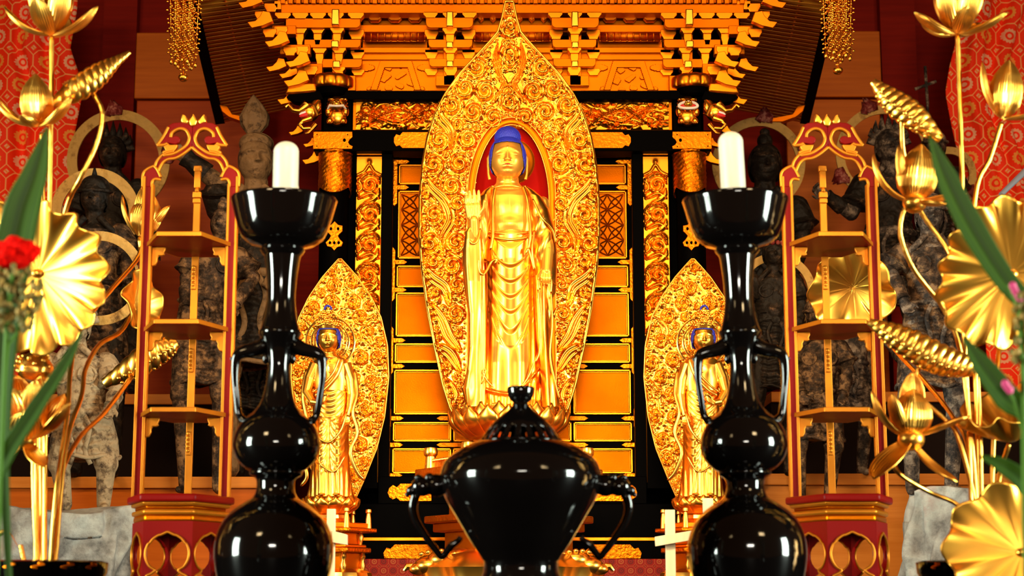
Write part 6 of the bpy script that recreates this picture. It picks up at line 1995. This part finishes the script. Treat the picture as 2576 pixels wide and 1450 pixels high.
def guardian(label, Y, head, H, foot_y, mat, armour_mat, arms, hair='knot', ring=None, turn=0.0, stance=0.55, lean=0.0, bx=None, skin=None, crown=False, weapon=None, knee=0.0):
    """carved wooden armoured guardian; head = (x, y) of the face centre, H = head height, all in photo pixels on the plane at Y"""
    hx, hy = head
    K = Fr(Y, hx, hy)
    s = K.s
    t = thing('guardian_statue', label, 'statue', K(hx if bx is None else bx, foot_y))
    bx = hx if bx is None else bx
    f = lambda x, y, d=0: K(x, y, d)
    sh, hip = hy + 0.95 * H, hy + 2.75 * H
    lx = lambda y: bx + (hx - bx) * max(0, 1 - (y - hy) / (hip - hy))
    leg = foot_y - hip
    mb = MB()
    head_mesh(mb, K, hx, hy, H * .40, H * .5, H * .42, 6, feat=FACE_FIERCE, n=60, rows=48, turn=turn)
    mb.capsule(f(hx, hy + .3 * H), f(lx(sh), sh, -2), .26 * H * s, .30 * H * s)
    mb.ball(f(lx(sh + .35 * H), sh + .45 * H, 0), .78 * H * s, .50 * H * s, .72 * H * s, 24, 16)
    mb.ball(f(lx(sh + 1.2 * H), sh + 1.2 * H, 6), .64 * H * s, .50 * H * s, .72 * H * s, 24, 16)
    for (sx, el, ha, hd) in arms:
        S0 = (lx(sh) + sx * .72 * H, sh + .16 * H, 0)
        mb.capsule(f(*S0), f(*el), .27 * H * s, .22 * H * s)
        mb.capsule(f(*el), f(*ha), .22 * H * s, .15 * H * s)
        d_ = unit(V3(ha) - V3(el))
        sd = unit(np.cross(d_, V3((0, 0, 1))) + V3((1e-3, 0, 0)))
        hand(mb, K, ha, d_, sd, (0, 0, 1), .62 * H, curl=(.8, .7, .8, .9))
    for sx in (-1, 1):
        hp = (bx + sx * .34 * H, hip, 0)
        kn = (bx + sx * (stance + .12 + knee * (sx > 0)) * H, hip + .48 * leg, 14)
        an = (bx + sx * stance * H, foot_y - .18 * H, 0)
        mb.capsule(f(*hp), f(*kn), .42 * H * s, .36 * H * s)
        mb.capsule(f(*kn), f(*an), .30 * H * s, .20 * H * s)
        mb.capsule(f(an[0], foot_y - .10 * H, -6), f(an[0] + sx * .12 * H, foot_y - .08 * H, .42 * H), .15 * H * s, .12 * H * s)
    body = mb.build('body', skin or mat, t, angle=180, remesh=0.0030, smooth=1)
    # armour
    ab = MB()
    cw = interp([0, .25, .6, 1.0, 1.35, 1.55, 1.8], [.62, .80, .82, .70, .66, .72, .74])
    loft(ab, K, lambda y: lx(y) - cw((y - sh) / H) * H, lambda y: lx(y) + cw((y - sh) / H) * H, lambda y: .50 * H, 4, sh + .05 * H, sh + 1.8 * H,
         fold=lambda X, Yy: H * (.10 * g1(np.abs(X - lx(sh)) - .36 * H, .26 * H) * g1(Yy - sh - .5 * H, .30 * H) + .14 * g1(X - lx(sh), .40 * H) * g1(Yy - sh - 1.3 * H, .32 * H)) + 2.2 * np.cos((Yy - sh) * 2 * pi / (.17 * H)) * (np.abs(X - lx(sh)) > .45 * H), step=2.6, n=64)
    sw = interp([0, .3, .65, 1], [.70, .84, .98, 1.02])
    y0s, y1s = hip - .45 * H, hip + .42 * leg
    loft(ab, K, lambda y: bx - sw((y - y0s) / (y1s - y0s)) * H, lambda y: bx + sw((y - y0s) / (y1s - y0s)) * H, lambda y: .58 * H, 0, y0s, y1s,
         fold=lambda X, Yy: 3.0 * np.cos((Yy - y0s) * 2 * pi / (.24 * H) + .5 * np.cos((X - bx) * 2 * pi / (.5 * H))) + 3.5 * np.cos((X - bx) * 2 * pi / (.44 * H)), step=2.6, n=72)
    for (sx, el, ha, hd) in arms:
        S0 = V3((lx(sh) + sx * .78 * H, sh + .12 * H, 4)); E = V3(el)
        ab.capsule(f(*(S0 + (E - S0) * .02)), f(*(S0 + (E - S0) * .5)), .34 * H * s, .40 * H * s)
        ab.tube([f(*(S0 + (E - S0) * q)) for q in (.45, .55, .7, .74)], [s * H * q for q in (.36, .40, .48, .44)], 20)
        E2, H2 = V3(el), V3(ha)
        ab.tube([f(*(E2 + (H2 - E2) * q)) for q in (.35, .5, .8, .95)], [s * H * q for q in (.25, .24, .19, .22)], 14)
    arm_ = ab.build('armour', armour_mat, t, angle=70)
    bt = sh + 1.62 * H
    # chest roundels, hem rolls and collar worked on the armour
    for sx in (-1, 1):
        rd = MB()
        cxr, cyr = lx(sh) + sx * .36 * H, sh + .52 * H
        rd.tube([f(cxr + .24 * H * cos(a), cyr + .24 * H * sin(a), .58 * H - .10 * H * abs(cos(a) * sx + 1) * .5) for a in np.linspace(0, 2 * pi, 30)], .045 * H * s, 8)
        rd.build('breast_roundel', armour_mat, arm_, angle=180)
    hm = MB()
    hm.tube([f(bx + 1.02 * H * cos(a), y1s - 2 + 4 * sin(6 * a), .60 * H * sin(a)) for a in np.linspace(0, 2 * pi, 60)], .06 * H * s, 8)
    hm.build('skirt_hem', mat, arm_, angle=180)
    bl = MB()
    P = np.zeros((7, 40, 3))
    for i in range(7):
        for k in range(40):
            a = 2 * pi * k / 40
            q = sin(pi * i / 6) * .09 * H
            P[i, k] = f(bx + (.74 * H + q) * cos(a), bt + (i - 3) * .035 * H + .03 * H * sin(a * 3), (.54 * H + q) * sin(a) + 2)
    bl.grid(P, wrap=True)
    bl.build('belt', mat, arm_, angle=180)
    MB().ball(f(bx, bt + .02 * H, .60 * H), .20 * H * s, .09 * H * s, .17 * H * s).build('belt_clasp', mat, arm_, angle=180)
    for sx in (-1, 1):
        MB().tube([f(*p) for p in spline([(bx + sx * .1 * H, bt, .56 * H), (bx + sx * .30 * H, bt + .5 * H, .62 * H), (bx + sx * .16 * H, bt + 1.1 * H, .60 * H), (bx + sx * .30 * H, bt + 1.5 * H, .52 * H)], 14)], .07 * H * s, 8, flat=.5).build('sash', mat, arm_, angle=180)
        MB().tube([f(*p) for p in spline([(hx + sx * .2 * H, hy + .62 * H, .34 * H), (lx(sh) + sx * .62 * H, sh + .1 * H, .30 * H), (lx(sh) + sx * .9 * H, sh + .3 * H, -.2 * H)], 12)], .10 * H * s, 8).build('scarf', mat, arm_, angle=180)
    # hair
    hb = MB()
    if hair == 'flame':
        hb.ball(f(hx, hy - .42 * H, -6), .40 * H * s, .38 * H * s, .26 * H * s)
        fx, fy = hx - .06 * H, hy - .52 * H
        P = np.zeros((26, 40, 3))
        for i in range(26):
            q = i / 25
            r = H * np.interp(q, [0, .1, .3, .5, .75, .92, 1], [.10, .14, .30, .33, .20, .07, .005])
            for k in range(40):
                a = 2 * pi * k / 40
                rr = r * (1 + .07 * cos(10 * a + 3 * q))
                P[i, k] = f(fx + rr * cos(a) + .03 * H * sin(3 * q), fy - q * 1.0 * H, rr * .6 * sin(a))
        hb.grid(P, wrap=True)
    else:
        hair_mesh(hb, K, hx, hy, H * .40, H * .5, H * .42, 2, lambda x: .55 if x < .75 else .55 - (x - .75) * 5, k=1.10, n=40, rows=26)
        if hair == 'knot':
            hb.ball(f(hx, hy - .62 * H), .20 * H * s, .2 * H * s, .22 * H * s, 14, 10); hb.ball(f(hx, hy - .84 * H), .13 * H * s, .13 * H * s, .12 * H * s, 12, 8)
        if hair == 'spiky':
            for k in range(9):
                a = pi * (k + .5) / 9
                hb.tube([f(hx - .42 * H * cos(a), hy - .1 * H - .36 * H * sin(a), 0), f(hx - .62 * H * cos(a), hy - .1 * H - .62 * H * sin(a), -4), f(hx - .60 * H * cos(a), hy - .18 * H - .86 * H * sin(a), -4)], [.12 * H * s, .10 * H * s, .01 * H * s], 8)
        if hair == 'helmet':
            hb.ball(f(hx, hy - .30 * H, -4), .47 * H * s, .46 * H * s, .42 * H * s, 24, 16)
            hb.tube([f(hx + .50 * H * cos(a), hy - .22 * H + .06 * H * sin(a), .46 * H * sin(a)) for a in np.linspace(0, 2 * pi, 36)], .06 * H * s, 8)
            hb.tube([f(hx, hy - .68 * H), f(hx, hy - .92 * H)], [.09 * H * s, .03 * H * s], 10)
    hb.build('hair' if hair != 'helmet' else 'helmet', mat if hair != 'flame' else skin or mat, t, angle=180)
    if crown:
        cb = MB()
        for k in range(14):
            a = 2 * pi * k / 14
            cb.ball(f(hx + .44 * H * cos(a), hy - .36 * H, .44 * H * sin(a)), .10 * H * s, n=10, m=8)
        cb.build('beaded_crown', OLD_RED, t, angle=180)
    if ring: ring_part(t, K, ring[0], ring[1], ring[2], ring[3], -.7 * H, ring[4])
    if weapon: weapon(K, t)
    return t
def A2(H, l_el, l_ha, r_el, r_ha): return [(-1, l_el, l_ha, 0), (1, r_el, r_ha, 0)]

guardian('dark guardian with spiky hair and gold ring halo behind the upper left rolled leaf', 5.20, (284, 388), 82, 990, OLD_DARK, OLD_DARK, A2(82, (190, 560, 10), (180, 640, 40), (372, 560, 10), (384, 640, 30)), 'spiky', (285, 392, 118, 13, (-96, -8)))
def spear(K, t):
    MB().tube([K(2334, 158, -30), K(2340, 250, -30), K(2347, 470, -30), K(2354, 760, -30)], 4 * K.s, 8).tube([K(2308, 216, -30), K(2336, 206, -30), K(2362, 196, -30)], 4 * K.s, 8).build('spear', OLD_GREY, t)
guardian('fierce brown guardian with flame shaped hair and outstretched arm behind the left candle', 4.66, (644, 408), 112, 1198, OLD_TAN, OLD_DARK, A2(112, (556, 470, 30), (470, 404, 50), (736, 600, 10), (700, 700, 60)), 'flame', None, turn=-.25, skin=OLD_TAN)
guardian('dark guardian behind the big gold leaf, framed by a broad gold ring halo', 4.62, (238, 500), 84, 1198, OLD_DARK, OLD_MID, A2(84, (140, 650, 10), (150, 740, 30), (322, 640, 10), (336, 720, 40)), 'helmet', (226, 524, 100, 14, ()))
def fan_sleeve(K, t): pass
guardian('pale faced guardian standing on the left rock with an open hand held low', 4.06, (192, 822), 86, 1286, OLD_PALE, OLD_PALE, A2(86, (86, 1000, 20), (120, 1080, 60), (300, 985, 30), (292, 1030, 60)), 'spiky', (236, 690, 108, 12, (-20,)), bx=212, skin=OLD_PALE)
guardian('weathered brown guardian with a bearded face seen through the left offering stand', 4.46, (562, 566), 74, 1240, OLD_MID, OLD_MID, A2(74, (470, 700, 10), (480, 790, 60), (640, 700, 10), (600, 780, 60)), 'knot', None, turn=.25, bx=508)
guardian('dark guardian mostly hidden behind the left candlestick', 4.96, (642, 720), 70, 1198, OLD_DARK, OLD_DARK, A2(70, (570, 860, 10), (588, 940, 40), (716, 860, 10), (690, 930, 40)), 'helmet', None)
guardian('dark guardian with a topknot and flaming ring halo beside the right candle', 5.20, (1924, 418), 100, 986, OLD_DARK, OLD_DARK, A2(86, (1836, 590, 10), (1860, 690, 40), (2016, 590, 10), (1990, 690, 40)), 'knot', (1918, 396, 108, 11, (-84, -20)))
guardian('grey guardian with spiky hair and flaming ring halo behind the upper right rolled leaf', 5.20, (2236, 372), 84, 986, OLD_GREY, OLD_DARK, A2(84, (2140, 540, 10), (2070, 500, 40), (2326, 540, 10), (2340, 620, 40)), 'spiky', (2236, 372, 112, 11, (-110, 150)), skin=OLD_GREY)
guardian('grey guardian holding a thin cross shaped spear in front of the dark red wall', 5.26, (2352, 372), 62, 986, OLD_GREY, OLD_DARK, A2(62, (2292, 500, 10), (2348, 470, -30), (2420, 500, 10), (2410, 570, 30)), 'helmet', (2396, 430, 62, 9, (40,)), weapon=spear)
guardian('large grey brown guardian in plated armour standing on the right rock', 4.06, (2338, 545), 86, 1244, OLD_GREY, OLD_MID, A2(86, (2236, 680, 10), (2262, 770, 60), (2440, 690, 10), (2420, 800, 60)), 'helmet', None, bx=2344, skin=OLD_GREY)
guardian('dark guardian with a red beaded crown and gold ring halo beside the right candlestick', 4.5, (1946, 640), 66, 1195, OLD_DARK, OLD_DARK, A2(66, (1880, 770, 10), (1900, 850, 50), (2014, 770, 10), (1990, 850, 50)), 'knot', (1958, 730, 92, 10, ()), crown=True)
guardian('flaked brown armoured guardian between the lower trays of the right offering stand', 4.34, (2058, 800), 72, 1262, OLD_MID, OLD_MID, A2(72, (1990, 930, 10), (2010, 1000, 50), (2130, 930, 10), (2110, 1000, 50)), 'helmet', None, stance=.5, bx=2050)
guardian('pale grey guardian in a flowing robe behind the right offering stand', 4.64, (2158, 740), 68, 1195, OLD_GREY, OLD_GREY, A2(68, (2090, 880, 10), (2120, 950, 50), (2240, 870, 10), (2270, 930, 50)), 'knot', None, bx=2130, skin=OLD_GREY)
